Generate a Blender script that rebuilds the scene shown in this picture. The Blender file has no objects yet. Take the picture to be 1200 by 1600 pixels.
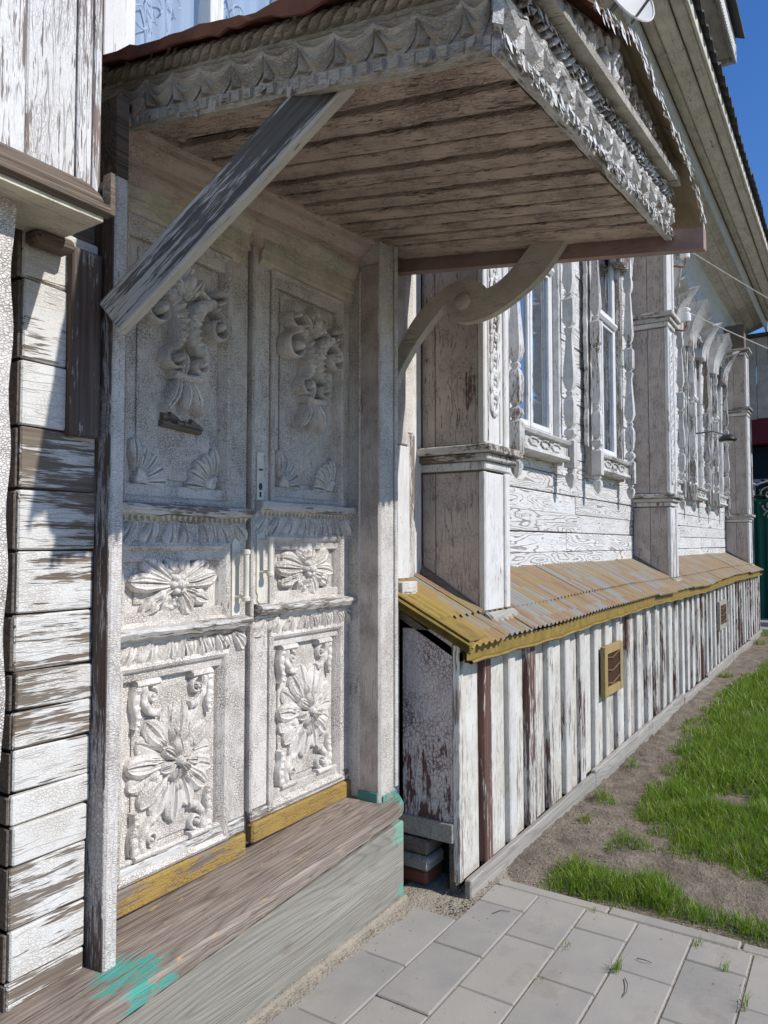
import bpy, bmesh, math, random
import numpy as np
from mathutils import Vector, noise
random.seed(7)
RNG = np.random.default_rng(11)
R = math.radians
S = bpy.context.scene
COL = S.collection

# ------------------------------------------------------------------ camera, sky, sun, exposure
YAW = math.atan2(745, 1150); PITCH = math.atan2(50, 1150)
cam = bpy.data.cameras.new('camera'); camo = bpy.data.objects.new('camera', cam); COL.objects.link(camo)
camo.location = (0, 0, 1.5)
fwd = Vector((math.cos(YAW)*math.cos(PITCH), math.sin(YAW)*math.cos(PITCH), math.sin(PITCH)))
camo.rotation_euler = fwd.to_track_quat('-Z', 'Y').to_euler()
cam.sensor_fit = 'VERTICAL'; cam.sensor_height = 36.0; cam.lens = 36.0*1150/1600
cam.clip_start = 0.02; cam.clip_end = 2000
S.camera = camo
SUND = Vector((-0.17, 1.0, -0.87))            # direction the sunlight travels
world = bpy.data.worlds.new('World'); S.world = world; world.use_nodes = True
wn = world.node_tree; wn.nodes.clear()
sky = wn.nodes.new('ShaderNodeTexSky'); sky.sky_type = 'NISHITA'; sky.sun_disc = False
sky.sun_elevation = math.asin(-SUND.normalized().z)
sky.sun_rotation = math.atan2(-SUND.x, -SUND.y)
sky.air_density = 1.15; sky.dust_density = 0.0; sky.ozone_density = 5.0; sky.altitude = 200
bg = wn.nodes.new('ShaderNodeBackground'); bg.inputs[1].default_value = 0.112
wo = wn.nodes.new('ShaderNodeOutputWorld')
hs_ = wn.nodes.new('ShaderNodeHueSaturation'); hs_.inputs['Saturation'].default_value = 1.22; hs_.inputs['Hue'].default_value = 0.512; hs_.inputs['Value'].default_value = 1.1
wn.links.new(sky.outputs[0], hs_.inputs['Color']); wn.links.new(hs_.outputs[0], bg.inputs[0]); wn.links.new(bg.outputs[0], wo.inputs[0])
sl = bpy.data.lights.new('sun', 'SUN'); sl.energy = 3.7; sl.angle = R(0.53); sl.color = (1.0, 0.965, 0.915)
so = bpy.data.objects.new('sun', sl); COL.objects.link(so); so.location = (2, -6, 8)
so.rotation_euler = SUND.to_track_quat('-Z', 'Y').to_euler()
S.view_settings.view_transform = 'Standard'; S.view_settings.look = 'None'
S.cycles.max_bounces = 6; S.cycles.diffuse_bounces = 3; S.cycles.glossy_bounces = 2; S.cycles.transparent_max_bounces = 8
S.view_settings.exposure = 0.24; S.view_settings.gamma = 1.0; S.view_settings.use_curve_mapping = False

# ------------------------------------------------------------------ materials
class NT:
    def __init__(s, name):
        s.m = bpy.data.materials.new(name); s.m.use_nodes = True
        s.t = s.m.node_tree; s.t.nodes.clear()
        s.out = s.t.nodes.new('ShaderNodeOutputMaterial')
        s.b = s.t.nodes.new('ShaderNodeBsdfPrincipled'); s.t.links.new(s.b.outputs[0], s.out.inputs[0])
        s.b.inputs['Specular IOR Level'].default_value = 0.3
    def n(s, k, **kw):
        q = s.t.nodes.new('ShaderNode'+k)
        for a, v in kw.items(): setattr(q, a, v)
        return q
    def set(s, sock, v):
        if isinstance(v, bpy.types.NodeSocket): s.t.links.new(v, sock)
        elif v is not None: sock.default_value = v
    def math(s, op, a, b=None, c=None, clamp=False):
        q = s.n('Math', operation=op, use_clamp=clamp); s.set(q.inputs[0], a)
        if b is not None: s.set(q.inputs[1], b)
        if c is not None: s.set(q.inputs[2], c)
        return q.outputs[0]
    def vmath(s, op, a, b=None):
        q = s.n('VectorMath', operation=op); s.set(q.inputs[0], a)
        if b is not None: s.set(q.inputs[1], b)
        return q.outputs[0]
    def noise(s, vec, scale=1, detail=3, rough=.55, dist=0):
        q = s.n('TexNoise'); s.set(q.inputs['Vector'], vec)
        q.inputs['Scale'].default_value = scale; q.inputs['Detail'].default_value = detail
        q.inputs['Roughness'].default_value = rough; q.inputs['Distortion'].default_value = dist
        return q.outputs[0]
    def vor(s, vec, feature='DISTANCE_TO_EDGE', out='Distance', scale=1, rand=1):
        q = s.n('TexVoronoi', feature=feature); s.set(q.inputs['Vector'], vec)
        q.inputs['Scale'].default_value = scale; q.inputs['Randomness'].default_value = rand
        return q.outputs[out]
    def mix(s, f, a, b):
        q = s.n('Mix', data_type='RGBA'); s.set(q.inputs[0], f)
        s.set(q.inputs[6], a if isinstance(a, bpy.types.NodeSocket) else (*a[:3], 1))
        s.set(q.inputs[7], b if isinstance(b, bpy.types.NodeSocket) else (*b[:3], 1))
        return q.outputs[2]
    def ramp(s, v, lo, hi, clamp=True):
        q = s.n('MapRange', clamp=clamp); s.set(q.inputs[0], v)
        q.inputs[1].default_value = lo; q.inputs[2].default_value = hi
        return q.outputs[0]
    def coords(s, grain='x', local=False, jitter=True):
        if local: p = s.n('TexCoord').outputs['Object']
        else: p = s.n('NewGeometry').outputs['Position']
        if jitter:
            r = s.n('ObjectInfo').outputs['Random']
            c = s.n('CombineXYZ')
            for i, k in enumerate((17., 31., 23.)): s.set(c.inputs[i], s.math('MULTIPLY', r, k))
            p = s.vmath('ADD', p, c.outputs[0])
        if grain != 'x':
            q = s.n('SeparateXYZ'); s.set(q.inputs[0], p); c = s.n('CombineXYZ')
            order = {'y': (1, 0, 2), 'z': (2, 0, 1)}[grain]
            for i, k in enumerate(order): s.set(c.inputs[i], q.outputs[k])
            p = c.outputs[0]
        return p
    def bump(s, h, strength=.5, dist=.003):
        q = s.n('Bump'); q.inputs['Strength'].default_value = strength; q.inputs['Distance'].default_value = dist
        s.set(q.inputs['Height'], h); s.t.links.new(q.outputs[0], s.b.inputs['Normal'])
    def col(s, c): s.set(s.b.inputs['Base Color'], c if isinstance(c, bpy.types.NodeSocket) else (*c, 1))
    def rough(s, r): s.set(s.b.inputs['Roughness'], r)

def paint(name, grain='x', paint=(.70, .685, .655), woods=((.13, .10, .08), (.30, .245, .20)), flake=.3, crack=.5,
          cs=(70, 110), cw=.08, under=None, undera=.06, contour=0., dirt=.4, dirtc=(.52, .47, .40), fs=1., local=False,
          bumpd=.003, crackc=(.20, .165, .14), sharp=16, grainw=.2, patch=.7, checks=.5, splash=0., vary=.09, an=1.):
    s = NT(name); V = s.coords(grain, local)
    G = s.noise(s.vmath('MULTIPLY', V, (2.5, 95, 95)), 1, 3, .65)
    N1 = s.noise(s.vmath('MULTIPLY', V, (4*fs/an, 15*fs*an**.5, 15*fs*an**.5)), 1, 4, .62)
    N2 = s.noise(s.vmath('MULTIPLY', V, (22*fs/an, 75*fs*an**.5, 75*fs*an**.5)), 1, 2, .6)
    N3 = s.noise(V, 2.1, 2, .5)
    D = s.noise(V, 6., 4, .68)
    m = s.math('ADD', s.math('MULTIPLY', N1, .5), s.math('MULTIPLY', N2, .3))
    m = s.math('ADD', m, s.math('MULTIPLY', N3, .40)); m = s.math('ADD', m, s.math('MULTIPLY', G, grainw))
    if contour:
        C = s.noise(s.vmath('MULTIPLY', V, (1.1, 9, 9)), 1, 2, .35)
        C = s.math('PINGPONG', s.math('MULTIPLY', C, 19.), .5)
        m = s.math('SUBTRACT', m, s.math('MULTIPLY', s.ramp(C, .2, .02), s.math('MULTIPLY', s.ramp(N3, .3, .7), contour*2)))
    if splash:
        q = s.n('SeparateXYZ'); s.set(q.inputs[0], s.n('NewGeometry').outputs['Position'])
        m = s.math('SUBTRACT', m, s.math('MULTIPLY', s.ramp(q.outputs[2], .75, .05), splash))
    thr = .60+.5*grainw + (flake-.5)*.42
    r = s.n('ObjectInfo').outputs['Random']
    m = s.math('ADD', m, s.math('MULTIPLY', s.math('SUBTRACT', s.math('FRACT', s.math('MULTIPLY', r, 7.3)), .5), vary))
    x = s.math('MULTIPLY', s.math('SUBTRACT', m, thr), sharp)
    M = s.math('ADD', x, .5, clamp=True)
    dn = s.n('TexNoise'); s.set(dn.inputs['Vector'], V); dn.inputs['Scale'].default_value = 48.; dn.inputs['Detail'].default_value = 1.
    wv = s.vmath('ADD', s.vmath('MULTIPLY', V, (cs[0], cs[1], cs[1])), s.vmath('MULTIPLY', dn.outputs[1], (1.6, 1.6, 1.6)))
    d = s.vor(wv)
    amt = s.math('ADD', 1.-patch, s.math('MULTIPLY', s.ramp(D, .38, .62), patch))
    line = s.math('SUBTRACT', 1., s.math('DIVIDE', d, s.math('MULTIPLY', amt, cw*1.5)), clamp=True)
    line = s.math('MULTIPLY', line, s.math('MULTIPLY', amt, crack))
    if checks:
        K = s.math('ABSOLUTE', s.math('SUBTRACT', s.noise(s.vmath('MULTIPLY', V, (5, 46, 46)), 1, 2, .55), .5))
        k = s.math('MULTIPLY', s.math('SUBTRACT', 1., s.math('DIVIDE', K, .03), clamp=True), s.math('MULTIPLY', s.ramp(N1, .42, .58), checks))
        line = s.math('MAXIMUM', line, k)
    wood = s.mix(s.ramp(G, .3, .7), woods[0], woods[1])
    wood = s.mix(s.math('MULTIPLY', s.ramp(N3, .4, .7), .35), wood, (.20, .19, .18))
    if under:
        U_ = s.math('ADD', s.math('MULTIPLY', s.math('SUBTRACT', m, thr-undera), sharp), .5, clamp=True)
        wood = s.mix(U_, wood, under)
    pc = s.mix(s.math('MULTIPLY', s.ramp(D, .40, .70), dirt), paint, dirtc)
    pc = s.mix(s.math('MULTIPLY', r, .22), pc, tuple(q*.72 for q in dirtc))
    cc = s.mix(line, pc, crackc)
    c = s.mix(M, wood, cc)
    s.col(c)
    s.rough(s.math('SUBTRACT', .85, s.math('MULTIPLY', M, .2)))
    h = s.math('MULTIPLY', M, s.math('SUBTRACT', 1., line)); h = s.math('ADD', h, s.math('MULTIPLY', G, .35))
    s.bump(h, .8, bumpd)
    return s.m

def wood(name, grain='x', c0=(.16, .13, .105), c1=(.36, .31, .26), spots=None, spot_amt=.0, local=False, extra=None, fine=90, kk=.8):
    s = NT(name); V = s.coords(grain, local)
    G = s.noise(s.vmath('MULTIPLY', V, (.9, fine*1.5, fine*1.5)), 1, 3, .7)
    B = s.noise(s.vmath('MULTIPLY', V, (.9, 7, 7)), 1, 4, .6, .3)
    C = s.noise(s.vmath('MULTIPLY', V, (.45, 5.5, 5.5)), 1, 2, .4)
    rings = s.ramp(s.math('PINGPONG', s.math('MULTIPLY', C, 26.), .5), .0, .28)
    f = s.math('ADD', s.math('MULTIPLY', G, .55), s.math('MULTIPLY', B, .45)); f = s.math('ADD', f, s.math('MULTIPLY', s.math('SUBTRACT', rings, .6), .10))
    c = s.mix(s.ramp(f, .38, .66), c0, c1)
    K = s.math('ABSOLUTE', s.math('SUBTRACT', s.noise(s.vmath('MULTIPLY', V, (.8, 40, 40)), 1, 2, .5), .5))
    Kl = s.math('MULTIPLY', s.math('SUBTRACT', 1., s.math('DIVIDE', K, .012), clamp=True), s.ramp(B, .42, .60))
    c = s.mix(s.math('MULTIPLY', Kl, kk), c, (.05, .04, .035))
    if spots:
        P = s.noise(s.vmath('MULTIPLY', V, (18, 30, 30)), 1, 5, .65)
        c = s.mix(s.ramp(P, .66-spot_amt, .69-spot_amt), c, spots)
    if extra: c = extra(s, c)
    s.col(c); s.rough(.82)
    s.bump(s.math('SUBTRACT', s.math('ADD', G, s.math('MULTIPLY', rings, .5)), Kl), .6, .003)
    return s.m

def plain(name, c, rough=.6, metal=0, var=.15, scale=8, bump=.0):
    s = NT(name); V = s.coords('x', False, True)
    N = s.noise(V, scale, 5, .6)
    s.col(s.mix(s.math('MULTIPLY', s.ramp(N, .35, .7), var*2), c, tuple(x*.55 for x in c)))
    s.rough(rough); s.b.inputs['Metallic'].default_value = metal
    if bump: s.bump(N, .5, bump)
    return s.m

W = {}
W['door'] = paint('door_paint', 'z', paint=(.80, .745, .675), flake=.07, crack=0.9, cs=(170, 105), cw=.13, dirt=0.35, dirtc=(.58, .505, .42), crackc=(.20, .165, .14), bumpd=.003, patch=.5, checks=.5, vary=.03)
W['carve'] = paint('carving_paint', 'z', paint=(.82, .77, .705), flake=.17, crack=0.6, cs=(120, 110), cw=.12, dirt=0.4, dirtc=(.54, .47, .385), bumpd=.004, checks=.5, fs=2.2, vary=.03)
W['ledge'] = paint('door_ledge_paint', 'x', paint=(.66, .645, .61), flake=.42, crack=.5, cs=(60, 120), dirt=.5, fs=1.6, an=1.6, sharp=22)
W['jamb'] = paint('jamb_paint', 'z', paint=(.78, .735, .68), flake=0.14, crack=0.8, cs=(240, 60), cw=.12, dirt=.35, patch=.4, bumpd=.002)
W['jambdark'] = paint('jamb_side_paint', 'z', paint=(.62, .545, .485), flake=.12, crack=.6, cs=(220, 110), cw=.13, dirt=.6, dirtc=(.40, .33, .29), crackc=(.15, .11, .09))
W['lsiding'] = paint('left_siding_paint', 'x', paint=(.73, .715, .68), flake=0.43, crack=0.35, cs=(90, 130), cw=.12, woods=((.12, .09, .065), (.26, .205, .15)), dirt=.35, dirtc=(.62, .55, .42), fs=1.4, an=2.2, vary=0.16, sharp=24)
W['strip'] = paint('cracked_strip_paint', 'z', paint=(.50, .47, .46), flake=0.64, crack=0.6, cs=(75, 90), cw=.16, woods=((.06, .042, .034), (.15, .105, .085)), crackc=(.07, .045, .04), dirt=.5, patch=.4, fs=1.5, an=1.6, sharp=22)
W['box'] = paint('boarded_box_paint', 'z', paint=(.76, .75, .73), flake=0.42, crack=.4, cs=(40, 150), woods=((.19, .13, .105), (.34, .26, .22)), dirt=.2, fs=1.9, grainw=.5, checks=.8, an=2.0, vary=0.2, sharp=24)
W['brown'] = wood('brown_moulding_wood', 'x', (.07, .05, .036), (.22, .17, .125))
W['soffit'] = paint('soffit_paint', 'y', paint=(.60, .47, .375), flake=0.2, crack=0.6, cs=(40, 130), cw=.10, woods=((.06, .045, .035), (.15, .115, .09)), dirt=.7, dirtc=(.33, .25, .19), crackc=(.06, .042, .033), bumpd=.005, checks=1.0, fs=1.3, an=1.6, sharp=22)
W['crown'] = paint('crown_paint', 'x', paint=(.60, .485, .405), flake=.08, crack=.55, cs=(60, 75), cw=.09, dirt=.6, dirtc=(.39, .315, .24), crackc=(.12, .085, .065))
W['head'] = paint('door_head_paint', 'x', paint=(.68, .63, .49), flake=.12, crack=.5, cs=(70, 90), cw=.09, dirt=.6, dirtc=(.42, .39, .28), crackc=(.16, .14, .10))
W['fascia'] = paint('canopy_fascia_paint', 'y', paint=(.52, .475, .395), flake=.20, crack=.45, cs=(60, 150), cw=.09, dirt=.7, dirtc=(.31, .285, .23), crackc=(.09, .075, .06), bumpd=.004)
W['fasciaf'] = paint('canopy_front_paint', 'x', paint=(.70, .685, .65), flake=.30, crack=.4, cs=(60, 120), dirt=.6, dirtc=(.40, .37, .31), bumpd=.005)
W['flake'] = paint('loose_flake_paint', 'x', paint=(.74, .74, .72), flake=.12, crack=.2, dirt=.3)
W['beam'] = paint('beam_paint', 'y', paint=(.38, .28, .235), flake=.14, crack=.4, cs=(60, 110), dirt=.6, dirtc=(.27, .13, .10))
W['brace'] = paint('brace_paint', 'x', paint=(.50, .50, .475), woods=((.065, .062, .056), (.15, .145, .13)), flake=0.56, crack=.1, fs=2.2, local=True, dirt=.5, grainw=.5, an=2.4, sharp=24, vary=0.0)
W['bracelit'] = paint('brace_lit_edge_paint', 'x', paint=(.58, .55, .47), flake=.12, crack=.2, local=True, dirt=.5)  # paler than the brace paint: bounced light put into the colour
W['scroll'] = paint('bracket_paint', 'y', paint=(.54, .485, .395), flake=.10, crack=.25, cs=(40, 60), dirt=.8, checks=.7, fs=1.6, dirtc=(.38, .35, .28), bumpd=.001)
W['wallx'] = paint('facade_siding_paint', 'x', paint=(.72, .715, .70), flake=.10, crack=.08, cs=(20, 60), contour=.24, dirt=.3, dirtc=(.58, .53, .46), woods=((.24, .20, .17), (.40, .35, .31)), sharp=11)
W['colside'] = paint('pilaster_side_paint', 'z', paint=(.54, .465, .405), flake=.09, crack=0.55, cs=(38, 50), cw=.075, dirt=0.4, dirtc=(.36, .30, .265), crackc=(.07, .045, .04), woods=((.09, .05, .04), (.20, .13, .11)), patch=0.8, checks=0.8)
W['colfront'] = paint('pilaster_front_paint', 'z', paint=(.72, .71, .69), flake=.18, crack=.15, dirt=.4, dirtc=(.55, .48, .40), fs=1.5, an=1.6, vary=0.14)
W['colledge'] = paint('pilaster_ledge_paint', 'y', paint=(.60, .58, .53), flake=.44, crack=.4, woods=((.08, .06, .045), (.19, .15, .115)), dirt=.5, fs=1.8)
W['casing'] = paint('casing_paint', 'z', paint=(.70, .69, .66), flake=.30, crack=.4, cs=(40, 140), dirt=.55, dirtc=(.42, .39, .33), fs=1.7, an=1.5, sharp=22, vary=0.14)
W['frame'] = paint('window_frame_paint', 'z', paint=(.76, .76, .75), flake=.09, crack=.1, dirt=.2)
W['skirt'] = paint('skirt_board_paint', 'z', paint=(.70, .685, .635), flake=0.24, crack=.25, cs=(24, 130), dirt=0.65, dirtc=(.52, .45, .33), woods=((.20, .15, .12), (.38, .32, .26)), grainw=.5, checks=.7, fs=1.3, splash=.10, an=1.7, vary=0.16, sharp=20)
W['batten'] = paint('skirt_batten_paint', 'z', paint=(.66, .64, .60), flake=.36, crack=.3, cs=(24, 130), dirt=.5, woods=((.075, .035, .03), (.18, .10, .08)), grainw=.4, fs=1.2, an=1.7, vary=0.17, sharp=20)
W['skirtend'] = paint('skirt_end_paint', 'z', paint=(.62, .565, .54), flake=.22, crack=1., cs=(45, 55), cw=.11, dirt=.5, dirtc=(.44, .37, .34), woods=((.085, .03, .027), (.13, .05, .042)), crackc=(.08, .035, .03), patch=.6, sharp=22, splash=.10)
W['eave'] = paint('eave_paint', 'x', paint=(.66, .63, .53), flake=.07, crack=.1, cs=(8, 60), dirt=.7, dirtc=(.42, .395, .31), checks=.8)
W['eaveblue'] = paint('frieze_paint', 'x', paint=(.56, .60, .60), flake=.06, crack=.1, dirt=.4)
W['yellow'] = paint('yellow_rail_paint', 'x', paint=(.38, .25, .07), flake=0.34, crack=.7, cs=(80, 95), cw=.10, dirt=.5, dirtc=(.33, .20, .05), crackc=(.13, .08, .035), an=1.3, sharp=22)
W['ventyel'] = paint('vent_frame_paint', 'z', paint=(.44, .315, .12), flake=.22, crack=.3, dirt=.5, dirtc=(.31, .215, .09))
W['greywood'] = wood('weathered_grey_wood', 'x', (.23, .21, .18), (.42, .395, .345), fine=60)
W['brownwood'] = wood('brown_plank', 'x', (.10, .08, .065), (.24, .195, .155))
W['brick'] = plain('foundation_brick_mat', (.20, .075, .05), .9, bump=.004)
W['tealpatch'] = paint('teal_patch_paint', 'z', paint=(.085, .36, .28), flake=.46, crack=.3, fs=1.5, dirt=.5, dirtc=(.03, .17, .14), woods=((.25, .22, .19), (.45, .43, .40)))
W['void'] = plain('dark_cavity', (.015, .015, .017), .9)
W['rust'] = plain('rusty_sheet', (.21, .085, .05), .75, .2, .45, 14, .002)
W['rustpale'] = plain('stained_sheet_underside', (.34, .27, .175), .8, 0, .4, 10, .002)
W['asbestos'] = plain('roof_slate_grey', (.09, .09, .09), .85, 0, .3, 6)
W['ceramic'] = plain('white_ceramic', (.80, .79, .76), .25, 0, .08)
W['steel'] = plain('grey_steel', (.20, .20, .20), .5, .6, .2)
W['rustrod'] = plain('rusty_rod', (.22, .12, .07), .8, .2, .3, 20)
W['handle'] = plain('cream_handle_paint', (.72, .68, .57), .5, 0, .25, 25, .0008)
W['dish'] = plain('dish_grey', (.62, .62, .60), .45, 0, .1, 3)
W['black'] = plain('black_plastic', (.03, .03, .03), .4)
W['green'] = plain('green_sheet', (.010, .115, .075), .5, 0, .15, 2)
W['iron'] = plain('pale_iron_scroll', (.55, .53, .48), .5, 0, .2)
W['redroof'] = plain('red_roof_paint', (.30, .045, .05), .6, 0, .2, 3)
W['navy'] = plain('dark_blue_wall', (.02, .045, .07), .6, 0, .3, 2)
W['concrete'] = plain('concrete_slab_grey', (.34, .34, .32), .9, 0, .2, 12, .002)
W['lace'] = plain('lace_white', (.82, .84, .86), .8, 0, .05)
W['twig'] = plain('dry_twig', (.13, .10, .075), .9, 0, .3, 40)
W['bark'] = plain('tree_bark', (.10, .08, .06), .9, 0, .3, 10, .01)

def mat_tread():
    def extra(s, c):
        p = s.n('NewGeometry').outputs['Position']
        n = s.noise(p, 26, 5, .65)
        y = s.ramp(s.noise(s.vmath('MULTIPLY', p, (10, 34, 34)), 1, 5, .65), .64, .67)
        c = s.mix(s.math('MULTIPLY', y, .8), c, (.46, .31, .11))
        for cx, cy, rr in ((1.30, 1.69, .055), (1.37, 1.65, .05), (1.25, 1.65, .035), (1.30, 1.585, .045), (2.77, 1.74, .09), (2.75, 1.68, .07)):
            d = s.n('VectorMath', operation='DISTANCE'); s.set(d.inputs[0], p); d.inputs[1].default_value = (cx, cy, .345 if cx < 2 else .40)
            f = s.math('ADD', s.math('DIVIDE', d.outputs['Value'], rr), s.math('MULTIPLY', s.math('SUBTRACT', s.noise(s.vmath('MULTIPLY', p, (9, 75, 60)), 1, 5, .75), .5), 7.))
            c = s.mix(s.ramp(f, .95, .85), c, (.085, .31, .245))
        return c
    return wood('tread_wood', 'x', (.135, .10, .078), (.36, .30, .245), extra=extra, fine=75)
W['tread'] = mat_tread()
W['teal'] = plain('teal_paint', (.07, .42, .32), .55, 0, .3, 30, .002)

def mat_ledge():
    s = NT('ledge_metal'); p = s.n('NewGeometry').outputs['Position']
    q = s.n('SeparateXYZ'); s.set(q.inputs[0], p)
    rib = s.math('FLOOR', s.math('DIVIDE', q.outputs[0], .062))
    wn_ = s.n('TexWhiteNoise', noise_dimensions='2D'); c = s.n('CombineXYZ'); s.set(c.inputs[0], rib)
    s.set(c.inputs[1], s.math('FLOOR', s.math('MULTIPLY', q.outputs[1], 4.1)))
    s.t.links.new(c.outputs[0], wn_.inputs['Vector']); w = wn_.outputs['Value']
    N = s.noise(s.vmath('MULTIPLY', p, (5, 1.6, 1.6)), 1, 4, .65)
    N2 = s.noise(s.vmath('MULTIPLY', p, (45, 10, 10)), 1, 4, .6)
    f = s.math('ADD', s.math('MULTIPLY', w, .42), s.math('MULTIPLY', N, .6))
    rp = s.n('ValToRGB'); s.set(rp.inputs[0], f); cr = rp.color_ramp; cr.interpolation = 'LINEAR'
    st = [(.28, (.27, .26, .23)), (.40, (.25, .24, .215)), (.46, (.27, .20, .085)), (.54, (.29, .215, .105)), (.62, (.28, .185, .115)), (.74, (.25, .15, .095))]
    while len(cr.elements) < len(st): cr.elements.new(.5)
    for e, (pp, cc) in zip(cr.elements, st): e.position = pp; e.color = (*cc, 1)
    near = s.ramp(q.outputs[0], 3.25, 2.95)
    cl = s.mix(s.math('MULTIPLY', near, .85), rp.outputs[0], (.36, .235, .05))
    cl = s.mix(s.math('MULTIPLY', s.ramp(N2, .60, .70), .6), cl, (.16, .085, .05))
    s.col(cl); s.rough(.6); s.bump(N2, .4, .001)
    return s.m
W['ledgemetal'] = mat_ledge()
W['yellowmetal'] = plain('yellow_metal', (.29, .20, .05), .6, 0, .45, 16, .001)

def mat_paver():
    s = NT('paver_concrete'); p = s.n('NewGeometry').outputs['Position']; r = s.n('ObjectInfo').outputs['Random']
    pj = s.coords('x')
    N = s.noise(pj, 5, 5, .6); F = s.noise(p, 140, 3, .6); B = s.noise(p, 1.7, 3, .5)
    base = s.mix(r, (.275, .262, .235), (.345, .32, .28))
    c = s.mix(s.math('MULTIPLY', s.ramp(N, .38, .68), .55), base, (.40, .37, .315))
    c = s.mix(s.math('MULTIPLY', s.ramp(F, .55, .75), .25), c, (.20, .19, .17))
    c = s.mix(s.math('MULTIPLY', s.ramp(B, .45, .68), .45), c, (.42, .365, .28))
    S_ = s.noise(p, 3.4, 6, .72); c = s.mix(s.math('MULTIPLY', s.ramp(S_, .56, .66), .35), c, (.19, .18, .155))
    sp = s.vor(p, 'F1', 'Distance', 30); sp = s.ramp(sp, .10, .06)
    c = s.mix(s.math('MULTIPLY', sp, .5), c, (.16, .14, .12))
    s.col(c); s.rough(.9); s.bump(s.math('ADD', F, s.math('MULTIPLY', N, 2)), .35, .0015)
    return s.m
W['paver'] = mat_paver()

def mat_soil(name, c0, c1, c2):
    s = NT(name); p = s.n('NewGeometry').outputs['Position']
    N = s.noise(p, 9, 6, .65); F = s.noise(p, 60, 4, .65); B = s.noise(p, 1.3, 3, .5)
    c = s.mix(s.ramp(N, .35, .65), c0, c1)
    c = s.mix(s.math('MULTIPLY', s.ramp(F, .5, .7), .6), c, c2)
    c = s.mix(s.math('MULTIPLY', s.ramp(B, .45, .7), .4), c, c1)
    s.col(c); s.rough(.95); s.bump(s.math('ADD', N, F), 1., .02)
    return s.m
W['soil'] = mat_soil('dry_soil', (.145, .115, .085), (.30, .245, .185), (.10, .08, .06))
W['sand'] = mat_soil('joint_sand', (.33, .285, .215), (.43, .375, .29), (.27, .225, .165))

def mat_grass():
    s = NT('grass_blade'); p = s.n('NewGeometry').outputs['Position']
    a = s.n('Attribute', attribute_name='tint').outputs['Fac']
    N = s.noise(p, 3.0, 3, .5)
    c = s.mix(a, (.085, .185, .012), (.30, .42, .04))
    c = s.mix(s.math('MULTIPLY', s.ramp(N, .45, .7), .5), c, (.21, .36, .03))
    c = s.mix(s.ramp(a, .90, .95), c, (.34, .30, .15))
    s.col(c); s.rough(.45)
    tr = s.n('BsdfTranslucent'); s.t.links.new(c, tr.inputs[0])
    mx = s.n('MixShader'); mx.inputs[0].default_value = .35
    s.t.links.new(s.b.outputs[0], mx.inputs[1]); s.t.links.new(tr.outputs[0], mx.inputs[2]); s.t.links.new(mx.outputs[0], s.out.inputs[0])
    return s.m
W['grass'] = mat_grass()

def mat_glass(name, tint, refl):
    s = NT(name); s.t.nodes.remove(s.b)
    g = s.n('BsdfGlossy'); g.inputs['Roughness'].default_value = .02; g.inputs['Color'].default_value = (.9, .95, 1, 1)
    p = s.n('NewGeometry').outputs['Position']
    bm_ = s.n('Bump'); bm_.inputs['Strength'].default_value = .08; bm_.inputs['Distance'].default_value = .01
    s.set(bm_.inputs['Height'], s.noise(p, 2.5, 1)); s.t.links.new(bm_.outputs[0], g.inputs['Normal'])
    t = s.n('BsdfTransparent'); t.inputs[0].default_value = (*tint, 1)
    lw = s.n('LayerWeight'); lw.inputs[0].default_value = .5
    fr = s.math('ADD', .045, s.math('MULTIPLY', s.math('POWER', lw.outputs['Facing'], 4.), .9))
    mx = s.n('MixShader'); s.set(mx.inputs[0], s.math('ADD', fr, refl, clamp=True))
    s.t.links.new(t.outputs[0], mx.inputs[1]); s.t.links.new(g.outputs[0], mx.inputs[2]); s.t.links.new(mx.outputs[0], s.out.inputs[0])
    return s.m
W['glass'] = mat_glass('window_glass', (.50, .60, .70), .36)
W['clear'] = mat_glass('clear_glass', (.90, .94, .97), .0)
W['room'] = plain('dim_room', (.045, .05, .055), .9)
W['curtain'] = plain('window_curtain_cloth', (.17, .20, .21), .9, 0, .1)

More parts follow.
